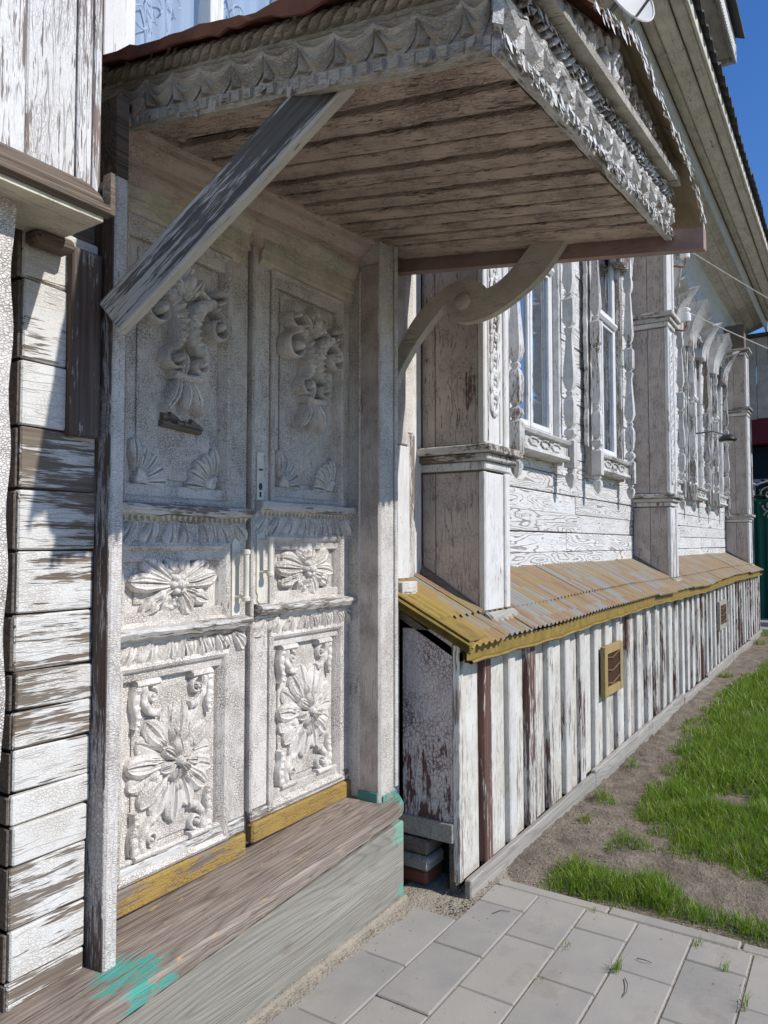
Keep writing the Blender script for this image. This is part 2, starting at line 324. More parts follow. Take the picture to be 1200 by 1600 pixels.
# ------------------------------------------------------------------ mesh helpers
class MB:
    def __init__(s): s.v = []; s.f = []
    def add(s, vs, fs):
        o = len(s.v); s.v += [tuple(p) for p in vs]; s.f += [tuple(i+o for i in f) for f in fs]; return s
    def hexa(s, p, ch=0):
        """8 points: bottom loop 0-3, top loop 4-7"""
        return s.add(p, [(3, 2, 1, 0), (4, 5, 6, 7), (0, 1, 5, 4), (1, 2, 6, 5), (2, 3, 7, 6), (3, 0, 4, 7)])
    def box(s, x0, x1, y0, y1, z0, z1):
        return s.hexa([(x0, y0, z0), (x1, y0, z0), (x1, y1, z0), (x0, y1, z0), (x0, y0, z1), (x1, y0, z1), (x1, y1, z1), (x0, y1, z1)])
    def cbox(s, x0, x1, y0, y1, z0, z1, c=.003):
        """box with chamfered edges"""
        X, Y, Z = (x0, x1), (y0, y1), (z0, z1); idx = {}; vs = []
        c = min(c, (x1-x0)*.4, (y1-y0)*.4, (z1-z0)*.4)
        for i in (0, 1):
            for j in (0, 1):
                for k in (0, 1):
                    p = [X[i], Y[j], Z[k]]; d = [c if t == 0 else -c for t in (i, j, k)]
                    for ax in range(3):
                        q = p[:]
                        for o in range(3):
                            if o != ax: q[o] += d[o]
                        idx[i, j, k, ax] = len(vs); vs.append(q)
        fs = []
        for ax in range(3):
            o1, o2 = [(1, 2), (2, 0), (0, 1)][ax]
            for sd in (0, 1):
                loop = []
                for a, b in ((0, 0), (1, 0), (1, 1), (0, 1)):
                    t = [0, 0, 0]; t[ax] = sd; t[o1] = a; t[o2] = b; loop.append(idx[(*t, ax)])
                fs.append(tuple(loop if sd else loop[::-1]))
        for ax in range(3):
            o1, o2 = [(1, 2), (2, 0), (0, 1)][ax]
            for a in (0, 1):
                for b in (0, 1):
                    t0 = [0, 0, 0]; t0[o1] = a; t0[o2] = b; t1 = t0[:]; t1[ax] = 1
                    fs.append((idx[(*t0, o1)], idx[(*t1, o1)], idx[(*t1, o2)], idx[(*t0, o2)]))
        for i in (0, 1):
            for j in (0, 1):
                for k in (0, 1): fs.append((idx[i, j, k, 0], idx[i, j, k, 1], idx[i, j, k, 2]))
        return s.add(vs, fs)
    def extr(s, prof, axis, a0, a1, fn=None, n=1, cap=True):
        """extrude a closed profile of 2-tuples along axis x/y/z; fn maps final points"""
        m = len(prof); vs = []
        for i in range(n+1):
            a = a0+(a1-a0)*i/n
            for (p, q) in prof:
                v = {'x': (a, p, q), 'y': (p, a, q), 'z': (p, q, a)}[axis]
                vs.append(fn(*v) if fn else v)
        fs = [(i*m+j, i*m+(j+1) % m, (i+1)*m+(j+1) % m, (i+1)*m+j) for i in range(n) for j in range(m)]
        if cap: fs += [tuple(range(m))[::-1], tuple(range(n*m, n*m+m))]
        return s.add(vs, fs)
    def tube(s, pts, r, n=6, cap=True):
        pts = [Vector(p) for p in pts]; L = len(pts); vs = []
        rr = r if isinstance(r, (list, tuple)) else [r]*L
        up = Vector((0, 0, 1))
        for i, p in enumerate(pts):
            t = (pts[min(i+1, L-1)]-pts[max(i-1, 0)]).normalized()
            a = t.cross(up)
            if a.length < .05: a = t.cross(Vector((1, 0, 0)))
            a.normalize(); b = t.cross(a)
            for k in range(n):
                w = 2*math.pi*k/n; vs.append(p+(a*math.cos(w)+b*math.sin(w))*rr[i])
        fs = [(i*n+k, i*n+(k+1) % n, (i+1)*n+(k+1) % n, (i+1)*n+k) for i in range(L-1) for k in range(n)]
        if cap: fs += [tuple(range(n))[::-1], tuple(range((L-1)*n, L*n))]
        return s.add(vs, fs)
    def lathe(s, c, prof, n=12, axis='z', rot=0, sx=1, sy=1):
        vs = []
        for (r, h) in prof:
            for k in range(n):
                w = 2*math.pi*k/n+rot; a, b = r*math.cos(w)*sx, r*math.sin(w)*sy
                vs.append({'z': (c[0]+a, c[1]+b, c[2]+h), 'y': (c[0]+a, c[1]+h, c[2]+b), 'x': (c[0]+h, c[1]+a, c[2]+b)}[axis])
        L = len(prof)
        fs = [(i*n+k, i*n+(k+1) % n, (i+1)*n+(k+1) % n, (i+1)*n+k) for i in range(L-1) for k in range(n)]
        fs += [tuple(range(n))[::-1], tuple(range((L-1)*n, L*n))]
        return s.add(vs, fs)
    def quad(s, a, b, c, d): return s.add([a, b, c, d], [(0, 1, 2, 3)])

OFF = {}
def build(name, mb, mat, parent=None, smooth=False, fixn=True, shade_angle=None):
    v = np.array(mb.v, dtype=np.float64); lo, hi = v.min(0), v.max(0)
    c = np.array([(lo[0]+hi[0])/2, (lo[1]+hi[1])/2, lo[2]])
    me = bpy.data.meshes.new(name); me.from_pydata([tuple(p) for p in v-c], [], mb.f)
    if fixn:
        bm = bmesh.new(); bm.from_mesh(me); bmesh.ops.recalc_face_normals(bm, faces=bm.faces); bm.to_mesh(me); bm.free()
    me.materials.append(W[mat] if isinstance(mat, str) else mat)
    if smooth:
        me.polygons.foreach_set('use_smooth', [True]*len(me.polygons))
        try: me.set_sharp_from_angle(angle=R(shade_angle or 40))
        except Exception: pass
    o = bpy.data.objects.new(name, me); COL.objects.link(o)
    pl = OFF.get(parent.name, np.zeros(3)) if parent else np.zeros(3)
    o.location = c-pl; OFF[o.name] = c
    if parent: o.parent = parent
    return o
def thing(name, label, cat, loc, group=None):
    o = bpy.data.objects.new(name, None); COL.objects.link(o); o.location = loc; o.empty_display_size = .1
    OFF[o.name] = np.array(loc, dtype=float); tag(o, label, cat, group); return o
def tag(o, label=None, cat=None, group=None, kind=None):
    for k, v in (('label', label), ('category', cat), ('group', group), ('kind', kind)):
        if v: o[k] = v
    return o
def dup(o, parent, delta):
    c = o.copy(); COL.objects.link(c); pl = OFF.get(parent.name, np.zeros(3)) if parent else np.zeros(3)
    w = OFF[o.name]+np.array(delta); c.parent = parent; c.location = w-pl; OFF[c.name] = w; return c
def U(a, b): return random.uniform(a, b)
def one(name, mat, parent, *b, c=.003, **k):
    return build(name, MB().cbox(*b, c=c), mat, parent, **k)

def mb_seed(mb): return (len(mb.v) % 97)*.31
# carving helper: sweep with arched section in the plane of a panel.  T maps (a, b, h) -> world
def sweep(mb, T, pts, wid, hei, ribs=0, groove=0., base=-.004, k=7, edge=.74, veins=0):
    if veins: k = 11
    P = [Vector((p[0], p[1])) for p in pts]; L = len(P); vs = []
    for i in range(L):
        t = (P[min(i+1, L-1)]-P[max(i-1, 0)]); t = t.normalized() if t.length > 1e-9 else Vector((0, 1))
        nrm = Vector((-t.y, t.x)); w = wid[i]/2; h = hei[i]
        f = 1+(.17*math.sin(2*math.pi*ribs*i/(L-1)) if ribs else 0)
        vs.append(T(*(P[i]+nrm*w), base))
        for j in range(k):
            x = 1-2*j/(k-1)
            z = h*(edge+(1-edge)*math.sqrt(max(0, 1-x*x)))*(f if abs(x) < .95 else 1)-groove*h*max(0, 1-abs(x)*3)
            if veins: z -= veins*h*(.5+.5*math.cos(x*math.pi*4.5))*min(1, i/2.5)
            q = P[i]+nrm*w*x; z += .0022*noise.noise(Vector((q.x*70, q.y*70, mb_seed(mb))))
            vs.append(T(*q, z))
        vs.append(T(*(P[i]-nrm*w), base))
    m = k+2
    fs = [(i*m+j, i*m+j+1, (i+1)*m+j+1, (i+1)*m+j) for i in range(L-1) for j in range(m-1)]
    fs += [tuple(range(m)), tuple(range((L-1)*m, L*m))[::-1]]
    mb.add(vs, fs)
def leaf(mb, T, a, b, ang, L, Wd, H, lobes=0, curve=0., groove=.3, n=12, tip=.5, petal=False):
    pts, wid, hei = [], [], []
    x, y, th = a, b, ang
    for i in range(n+1):
        s = i/n; pts.append((x, y)); th_ = th+curve*s
        x += math.cos(th_)*L/n; y += math.sin(th_)*L/n
        w = math.sin(math.pi*min(1, (.12+.88*s)**(.75+tip*.3)))**.75 if s < 1 else .04
        if petal: w = (.25+.75*s/.68) if s < .68 else math.sqrt(max(.02, 1-((s-.68)/.33)**2))
        if lobes: w *= 1-.24*abs(math.sin(math.pi*lobes*s))
        wid.append(max(.03, w)*Wd); hei.append(H*(.55+.45*math.sin(math.pi*(s*.85+.1))))
    sweep(mb, T, pts, wid, hei, ribs=lobes, groove=groove, veins=.22 if petal else .12)
def volute(mb, T, a, b, r, turns, start, sgn, wd, H, n=26):
    pts, wid, hei = [], [], []
    for i in range(n+1):
        s = i/n; w = start+sgn*turns*2*math.pi*s; rr = r*(1-.78*s)
        pts.append((a+math.cos(w)*rr, b+math.sin(w)*rr)); wid.append(wd*(1-.45*s)); hei.append(H*(.8+.35*s))
    sweep(mb, T, pts, wid, hei, k=5, edge=.55)
    dome(mb, T, a, b, r*.30, H*1.25)
def dome(mb, T, a, b, r, H, n=10, sa=1, sb=1):
    vs = []; rings = [(1, -.004), (1, H*.45), (.8, H*.8), (.45, H*.97)]
    for rr, h in rings:
        for k in range(n):
            w = 2*math.pi*k/n; vs.append(T(a+math.cos(w)*r*rr*sa, b+math.sin(w)*r*rr*sb, h))
    vs.append(T(a, b, H)); fs = []
    for i in range(3):
        for k in range(n): fs.append((i*n+k, i*n+(k+1) % n, (i+1)*n+(k+1) % n, (i+1)*n+k))
    for k in range(n): fs.append((3*n+k, 3*n+(k+1) % n, 4*n))
    mb.add(vs, fs)
def curve_pts(ctrl, n=14):
    """Catmull-Rom through 2D control points"""
    c = [Vector(p) for p in ctrl]; c = [c[0]*2-c[1]]+c+[c[-1]*2-c[-2]]; out = []
    m = len(c)-3
    for i in range(n+1):
        u = m*i/n; k = min(int(u), m-1); t = u-k; p0, p1, p2, p3 = c[k:k+4]
        out.append(tuple(.5*((2*p1)+(p2-p0)*t+(2*p0-5*p1+4*p2-p3)*t*t+(3*p1-p0-3*p2+p3)*t**3)))
    return out

# ------------------------------------------------------------------ ground
def ground_z(x, y):
    d = max(0., min(1., (x-3.1)/.3))
    return -.02+d*(.03*noise.noise(Vector((x*1.1, y*1.1, 0)))+.018*noise.noise(Vector((x*7, y*7, 3)))+.016*noise.noise(Vector((x*17, y*17, 5)))+.008*noise.noise(Vector((x*40, y*40, 5))))+d*.012
g = MB(); g.quad((-300, -300, -.09), (300, -300, -.09), (300, 300, -.09), (-300, 300, -.09))
tag(build('ground', g, 'soil'), kind='structure')
xs = np.concatenate([np.arange(3.06, 6.5, .03), np.arange(6.5, 10, .06), np.arange(10, 30.1, .2)]); ys = np.concatenate([np.arange(-14, -1.2, .4), np.arange(-1.2, 1.56, .03), np.arange(1.56, 2.3, .12)])
g = MB(); vs = [(x, y, ground_z(x, y)) for x in xs for y in ys]; ny = len(ys)
g.add(vs, [(i*ny+j, (i+1)*ny+j, (i+1)*ny+j+1, i*ny+j+1) for i in range(len(xs)-1) for j in range(ny-1)])
tag(build('soil', g, 'soil', smooth=True, fixn=False, shade_angle=80), kind='structure')
g = MB(); nx = 60; y0s = [1.36, 1.42, 1.48, 1.54, 1.60, 1.66, 1.72]
vs = []
for i in range(nx+1):
    x = -2+5.25*i/nx
    for y in y0s: vs.append((x, y, -.012+.010*noise.noise(Vector((x*6, y*9, 1)))+(.012 if y > 1.58 else 0)))
m = len(y0s); g.add(vs, [(i*m+j, (i+1)*m+j, (i+1)*m+j+1, i*m+j+1) for i in range(nx) for j in range(m-1)])
tag(build('sand_bed', g, 'sand', smooth=True, fixn=False, shade_angle=80), kind='structure')
g = MB(); g.quad((-6, -9, -.006), (3.08, -9, -.006), (3.08, 1.37, -.006), (-6, 1.37, -.006))
paving = tag(build('paving', g, 'sand'), kind='structure')
pm = MB().cbox(0, .386, 0, .198, -.05, 0, c=.003)
proto = None
jy = [1.60-.2055*k for k in range(16)]
for k, y1 in enumerate(jy):
    st = 2.693-(0 if k % 2 == 0 else .197)
    xlast = 2.69 if k == 0 else 3.06
    x = st-.393*8
    while x < xlast-.02:
        w = min(.3885, xlast-x-.004)
        if w < .05: break
        if x > -1.6:
            if w > .37 and proto is not None:
                o = proto.copy(); COL.objects.link(o); o.parent = paving
            else:
                o = build('paver', MB().cbox(0, w, 0, .2005, -.05, 0, c=.004), 'paver', paving)
                if w > .37: proto = o
            wpos = np.array([x+w/2, y1-.1015, -.05+U(-.0015, .0015)]); o.location = wpos-OFF[paving.name]; OFF[o.name] = wpos
            o.rotation_euler = (R(U(-.35, .35)), R(U(-.3, .3)), R(U(-.25, .25)))
        x += .393
y = 1.40
while y > -1.8:
    build('border_stone', MB().cbox(3.066, 3.128+U(-.006, .006), y-.49, y-.004, -.06, -.0015+U(-.0015, .001), c=.005), 'paver', paving); y -= .494

# ------------------------------------------------------------------ the house
house = thing('wooden_house', 'old wooden house with peeling white paint, carved trim and pilasters', 'house', (2.0, 1.95, 0))
YW = 1.92
WIN = [4.82, 6.52, 8.90, 10.65, 12.47]; HW = .43; WZ0, WZ1 = 2.26, 4.30
COLX = [3.31, 7.54, 13.55]
wm = MB()
wm.box(2.78, 14.1, 1.955, 2.1, 0.3, WZ0); wm.box(2.78, 14.1, 1.955, 2.1, WZ1, 5.4)
e = [2.78]+[q for c in WIN for q in (c-HW, c+HW)]+[14.1]
for i in range(0, len(e), 2): wm.box(e[i], e[i+1], 1.955, 2.1, WZ0, WZ1)
wm.box(-3, 1.50, 2.0, 2.1, 0, 5.4); wm.box(1.50, 2.30, 2.0, 2.1, 0, 3.06); wm.box(1.50, 2.30, 2.0, 2.1, 4.4, 5.4); wm.box(2.30, 2.779, 2.0, 2.1, 0, 5.4)
wm.box(13.9, 14.1, 2.1, 9, 0, 5.4); wm.box(-3, 14.1, 5.2, 5.4, 0, 5.4); wm.box(-3, -2.8, 2.1, 5.2, 0, 5.4); wm.box(-3, 14.1, 2.1, 5.2, 5.38, 5.5)
wall = build('wall', wm, 'brownwood', house)
z = 1.295; row = 0
while z < 5.0:
    hgt = .146 if z < 2.0 else .152
    segs = []
    if z+hgt*.5 < 2.14 or z > 4.52:
        segs = [(3.60, U(5.2, 5.9)), None, (7.83, U(9.8, 11.4)), None]
        segs[1] = (segs[0][1]+.003, 7.545); segs[3] = (segs[2][1]+.003, 13.56)
    else:
        segs = [(3.60, 4.375), (5.265, 6.075), (6.965, 7.545), (7.83, 8.455), (9.345, 10.205), (11.095, 12.025), (12.915, 13.56)]
    for a, b in segs:
        d = U(-.003, .003); t = U(-.003, .003)
        mb = MB().cbox(a, b, 1.915+d, 1.952, z+.0025, z+hgt-.0025, c=.004)
        mb.v = [(x, y, zz+t*(x-a)/(b-a)*2) for x, y, zz in mb.v]
        build('siding_board', mb, 'wallx', wall)
    z += hgt; row += 1
# base trim board where the siding meets the ledge roof
for a, b in ((3.62, 7.52), (7.87, 13.53)):
    build('base_trim', MB().extr([(1.95, 1.22), (1.875, 1.235), (1.868, 1.27), (1.91, 1.298), (1.95, 1.298)], 'x', a, b), 'greywood', wall)

# windows (frame > pane, mullion, transom) and their carved casings
def cx_win(cx):
    f = MB(); y0, y1 = 1.905, 1.96; x0, x1 = cx-.395, cx+.395
    for b in ((x0-.045, x0, WZ0-.01, WZ1), (x1, x1+.045, WZ0-.01, WZ1)): f.cbox(b[0], b[1], y0, y1, b[2], b[3], c=.004)
    f.cbox(x0-.001, x1+.001, y0, y1, WZ1-.05, WZ1, c=.004); f.cbox(x0-.001, x1+.001, y0, y1, WZ0-.01, WZ0+.05, c=.004)
    fr = build('window', f, 'frame', house)
    build('transom', MB().extr([(1.96, 3.50), (1.89, 3.50), (1.872, 3.525), (1.878, 3.55), (1.90, 3.565), (1.96, 3.565)], 'x', x0-.02, x1+.02), 'frame', fr)
    for a, b, c_, d in ((x0+.002, cx-.014, WZ0+.052, 3.498), (cx+.014, x1-.002, WZ0+.052, 3.498), (x0+.002, x1-.002, 3.567, WZ1-.052)):
        s_ = MB(); w = .030
        s_.cbox(a, a+w, 1.905, 1.945, c_, d); s_.cbox(b-w, b, 1.905, 1.945, c_, d); s_.cbox(a+w, b-w, 1.907, 1.945, d-w, d); s_.cbox(a+w, b-w, 1.907, 1.945, c_, c_+w*1.3)
        build('sash', s_, 'frame', fr)
        build('pane', MB().box(a+w-.004, b-w+.004, 1.924, 1.928, c_+w, d-w+.004), 'glass', fr)
    build('mullion', MB().cbox(cx-.0125, cx+.0125, 1.898, 1.95, WZ0+.052, 3.498), 'frame', fr)
    n = 40; c_ = MB(); vs = []
    for i in range(n+1):
        u = i/n; x = x0+.02+(x1-x0-.04)*u; yy = 2.02+.014*math.sin(u*46)+.008*math.sin(u*17)
        vs += [(x, yy, WZ0+.02), (x, yy, WZ1-.02)]
    c_.add(vs, [(2*i, 2*i+2, 2*i+3, 2*i+1) for i in range(n)])
    build('curtain', c_, 'curtain', fr, smooth=True, fixn=False)
    build('room_backing', MB().box(x0-.1, x1+.1, 2.12, 2.13, WZ0-.1, WZ1+.1), 'room', fr)
    return fr
BAL = [(.004, -.36), (.03, -.335), (.052, -.285), (.044, -.255), (.024, -.245), (.030, -.235), (.040, -.225), (.028, -.21),
       (.060, -.205), (.062, -.20), (.062, -.01), (.050, 0), (.030, .012), (.036, .02), (.062, .045), (.054, .075), (.026, .095),
       (.034, .105), (.052, .125), (.054, .18), (.060, .195), (.060, .28), (.044, .32), (.028, .335), (.038, .345), (.040, .36), (.026, .375),
       (.048, .40), (.066, .45), (.060, .52), (.040, .70), (.034, .79), (.044, .805), (.052, .84), (.03, .855), (.036, .865),
       (.060, .885), (.062, .895), (.062, 1.06), (.045, 1.075), (.028, 1.09), (.042, 1.105), (.026, 1.12),
       (.050, 1.16), (.062, 1.21), (.054, 1.30), (.036, 1.55), (.03, 1.60), (.046, 1.615), (.058, 1.66), (.058, 1.72), (.046, 1.74), (.046, 1.95)]
def cx_casing(cx):
    k = MB()
    for sg in (-1, 1):
        a, b = sorted((cx+sg*.442, cx+sg*.50)); k.cbox(a, b, 1.855, 1.915, 2.08, 4.35, c=.006)
    k.cbox(cx-.50, cx+.50, 1.85, 1.914, 4.351, 4.46, c=.006)
    cas = build('window_casing', k, 'casing', house)
    for sg in (-1, 1):
        b = MB(); b.lathe((cx+sg*.515, 1.80, 2.27), BAL, 4, 'z', rot=math.pi/4, sx=.90, sy=.90)
        build('baluster', b, 'casing', cas, smooth=True, shade_angle=28)
        # wavy outer board
        if sg > 0: continue
        w = MB(); pr = []; n = 44
        for i in range(n+1):
            zz = 2.30+2.0*i/n; pr.append((cx+sg*(.578+.010*math.sin(zz*38)+(.012 if int(zz*2.3) % 2 else 0)), zz))
        pr += [(cx+sg*.53, 4.30), (cx+sg*.53, 2.30)]
        vs = [(x, y, zz) for y in (1.855, 1.885) for x, zz in pr]; m = len(pr)
        w.add(vs, [tuple(range(m)), tuple(range(m, 2*m))]+[(i, (i+1) % m, m+(i+1) % m, m+i) for i in range(m)])
        build('scalloped_edge', w, 'casing', cas)
    sb = MB(); sb.extr([(1.914, 2.10), (1.80, 2.10), (1.785, 2.115), (1.79, 2.14), (1.805, 2.145), (1.805, 2.215), (1.78, 2.225), (1.77, 2.245), (1.80, 2.262), (1.914, 2.27)], 'x', cx-.46, cx+.46)
    so_ = build('sill', sb, 'casing', cas)
    for q in (-.21, 0, .21):
        d = MB(); T = lambda a, b, h, cx=cx, q=q: (cx+q+a, 1.804-h, 2.18+b)
        for sg in (-1, 1): sweep(d, T, [(-.095, 0), (-.05, sg*.024), (.05, sg*.024), (.095, 0)], [.012]*4, [.01]*4, k=4)
        build('lozenge', d, 'casing', cas)
    # head cornice with dentils, fluted flaring crest wings
    hd = MB(); hd.extr([(1.914, 4.32), (1.84, 4.32), (1.80, 4.35), (1.80, 4.375), (1.914, 4.38)], 'x', cx-.42, cx+.42)
    for i in range(20): hd.box(cx-.40+i*.041, cx-.40+i*.041+.026, 1.785, 1.85, 4.295, 4.318)
    build('head_cornice', hd, 'casing', cas)
    for kind, xa, xb in (('wing', -.60, -.27), ('wing', .27, .60), ('centre', -.20, .20)):
        n = 13; cr = MB(); vs = []; J = 9
        for i in range(n+1):
            u = i/n; x = cx+xa+(xb-xa)*u; fl = .024*(1 if (i % 2) else 0)
            if kind == 'wing':
                out = u if xb > 0 else 1-u; top = 4.52+.12*out; z0 = 4.10-.04*out; reach = .21
            else: top = 4.58-.10*abs(u-.5)*2; z0 = 4.40; reach = .16
            for j in range(J+1):
                t = j/J; vs.append((x, 1.80-reach*(t**2.2)-fl, z0+(top-z0)*t))
            vs.append((x, 1.90, top-.03)); vs.append((x, 1.90, z0+.02))
        m = J+3; cr.add(vs, [(i*m+j, (i+1)*m+j, (i+1)*m+(j+1) % m, i*m+(j+1) % m) for i in range(n) for j in range(m)]+[tuple(range(m)), tuple(range(n*m, n*m+m))])
        build('fluted_crest', cr, 'casing', cas)
    return cas
w0 = cx_win(WIN[0]); k0 = cx_casing(WIN[0])
for c in WIN[1:]:
    for o in (w0, k0):
        n_ = dup(o, house, (c-WIN[0], 0, 0))
        for ch in list(o.children): dup(ch, n_, (c-WIN[0], 0, 0))

# pilasters
def chain(mb, x, y, z0, z1, s):
    T = lambda a, b, h: (x+a, y-h, b)
    z = z0
    while z < z1:
        n = 20; pts = [(s*.42*math.sin(2*math.pi*i/n), z+s*.62*(1-math.cos(2*math.pi*i/n))) for i in range(n+1)]
        sweep(mb, T, pts, [s*.30]*(n+1), [.016]*(n+1), k=4, edge=.6); dome(mb, T, 0, z+s*.62, s*.13, .014, 6)
        z += s*1.0
def pilaster(x0, first=False):
    x1 = x0+.295; y0 = 1.555
    core = MB(); core.box(x0+.012, x1-.012, y0+.02, 1.954, 1.08, 5.2)
    p = build('pilaster', core, 'brownwood', house)
    zs = ((1.17, 1.86), (2.0, 3.64), (3.80, 4.66))
    for (za, zb) in zs:
        ya = y0+.03
        for q0, q1 in ((ya+.002, ya+.245), (ya+.249, ya+.324)) if first else ((ya+.002, ya+.16), (ya+.164, ya+.324)):
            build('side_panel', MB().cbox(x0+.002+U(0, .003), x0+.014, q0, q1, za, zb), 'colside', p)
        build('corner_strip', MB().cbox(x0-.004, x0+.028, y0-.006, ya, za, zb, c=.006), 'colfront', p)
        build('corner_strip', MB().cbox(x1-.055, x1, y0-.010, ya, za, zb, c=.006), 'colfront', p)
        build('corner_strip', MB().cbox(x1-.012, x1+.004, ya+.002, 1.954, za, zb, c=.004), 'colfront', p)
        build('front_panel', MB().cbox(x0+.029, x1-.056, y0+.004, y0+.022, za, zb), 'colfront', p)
    for zl, hh in ((1.87, .12), (3.65, .14), (4.68, .10)):
        for t, (o, za, zb) in enumerate(((.012, 0, .35), (.035, .36, .66), (.062, .67, 1.0))):
            l = MB(); l.cbox(x0-o, x1+o, y0-o, 1.953, zl+hh*za, zl+hh*zb, c=.006)
            build('ledge_moulding', l, 'colledge' if t else 'casing', p)
    ch = MB(); chain(ch, (x0+x1)/2-.02, y0+.004, 2.16 if first else 2.1, 3.5, .098)
    build('chain_carving', ch, 'colfront', p)
    ch = MB()
    for sg in (-1, 1): ch.tube([((x0+x1)/2-.02+sg*.07, y0+.002, 2.02), ((x0+x1)/2-.02+sg*.07, y0+.002, 3.6)], .006, 5)
    build('bead', ch, 'colfront', p)
    # sloping base on the ledge roof: front and side skirtings
    b = MB(); b.extr([(y0-.012, 1.075), (y0-.055, 1.082), (y0-.055, 1.125), (y0-.032, 1.15), (y0-.012, 1.165)], 'x', x0-.02, x1+.03)
    build('base_moulding', b, 'greywood', p)
    b = MB(); f = lambda x, y, z: (x, y, z+(y-1.5)*.62)
    b.extr([(x0-.03, 1.065), (x0+.0, 1.065), (x0+.0, 1.14), (x0-.012, 1.135), (x0-.03, 1.105)], 'y', y0-.045, 1.93, fn=f)
    build('base_moulding', b, 'brownwood', p)
    return p
p0 = pilaster(COLX[0], True); p1 = pilaster(COLX[1]); 
p2 = dup(p1, house, (COLX[2]-COLX[1], 0, 0))
for ch in list(p1.children): dup(ch, p2, (COLX[2]-COLX[1], 0, 0))

# boarded skirt with battens, base rail, vents
sk = MB(); sk.box(2.93, 13.9, 1.52, 1.56, -.05, 1.1)
skirt = build('skirt', sk, 'void', house)
x = 2.905; i = 0
while x < 13.75:
    wd = U(.15, .205); far = x > 9.5
    lean = U(-.012, .012) if 10.4 < x < 11.6 else U(-.007, .007)
    d = U(-.004, .004)
    b = MB().cbox(x, x+wd, 1.492+d, 1.518, .03, 1.075, c=.004); b.v = [(q[0]+lean*(q[2]-.5)*3, q[1], q[2]) for q in b.v]
    build('skirt_board', b, 'skirt', skirt)
    bx = x+wd+.006; bw = U(.07, .095)
    b = MB().cbox(bx, bx+bw, 1.462+U(-.004, .004), 1.516, .035+U(0, .02), 1.07, c=.005); b.v = [(q[0]+lean*(q[2]-.5)*3, q[1], q[2]) for q in b.v]
    build('batten', b, 'batten', skirt)
    x = bx+bw+.006; i += 1
x = 2.885
while x < 13.8:
    L = U(1.2, 2.0)
    b = MB().cbox(x, min(x+L, 13.85), 1.425+U(-.006, .006), 1.460, -.06, .075+U(-.01, .012), c=.006)
    t = U(-.02, .012); b.v = [(q[0], q[1]+(.0), q[2]+t*(q[0]-x)/L) for q in b.v]
    build('base_rail', b, 'greywood', skirt); x += L+.004
for i, (cx, cz, hw, hh, ty) in enumerate(((5.09, .655, .215, .165, 0), (9.83, .64, .28, .17, 1))):
    f = MB(); y0, y1 = 1.428, 1.461; b = .06
    f.cbox(cx-hw, cx-hw+b, y0, y1, cz-hh, cz+hh); f.cbox(cx+hw-b, cx+hw, y0, y1, cz-hh, cz+hh)
    f.cbox(cx-hw+b, cx+hw-b, y0+.002, y1, cz+hh-b*.9, cz+hh); f.cbox(cx-hw+b, cx+hw-b, y0+.002, y1, cz-hh, cz-hh+b*.9)
    v = build('vent_frame', f, 'greywood' if ty else 'ventyel', house)
    build('vent_opening', MB().box(cx-hw+b*.8, cx+hw-b*.8, 1.455, 1.459, cz-hh+.03, cz+hh-.03), 'void', v)
    gm = MB()
    for k in range(13): xx = cx-hw+b+(2*hw-2*b)*(k+.5)/13; gm.tube([(xx, 1.445, cz-hh+.04), (xx, 1.445, cz+hh-.04)], .0028, 4)
    for k in range(3):
        zz = cz-hh+.09+k*.085; gm.tube([(cx-hw+b*.5, 1.436, zz), (cx-.02, 1.436, zz-.02), (cx+hw-b*.5, 1.436, zz+.015)], .005, 5)
    build('vent_grille', gm, 'rustrod', v)
# end of the skirt, facing the doorstep
se = build('skirt_end', MB().cbox(2.87, 2.90, 1.505, 1.76, .29, 1.12), 'skirtend', house)
build('end_board', MB().cbox(2.852, 2.874, 1.50, 1.78, .215, .295), 'greywood', se)
build('corner_strip', MB().cbox(2.868, 2.904, 1.470, 1.503, .05, 1.06), 'skirt', se)
build('corner_post', MB().cbox(2.90, 2.935, 1.505, 1.54, -.05, .29), 'brownwood', se)
fd = build('foundation', MB().box(3.02, 3.4, 1.56, 2.1, -.08, .9), 'void', house)
for j, (za, zb, ya, yb, m_, xx) in enumerate(((.0, .068, 1.63, 1.80, 'brick', 2.86), (.072, .135, 1.61, 1.80, 'greywood', 2.84), (.14, .205, 1.615, 1.80, 'brownwood', 2.84), (-.07, -.003, 1.62, 1.80, 'brick', 2.86))):
    build('brick' if m_ == 'brick' else 'timber_block', MB().cbox(xx, xx+.15, ya, yb, za, zb, c=.012), m_, fd)

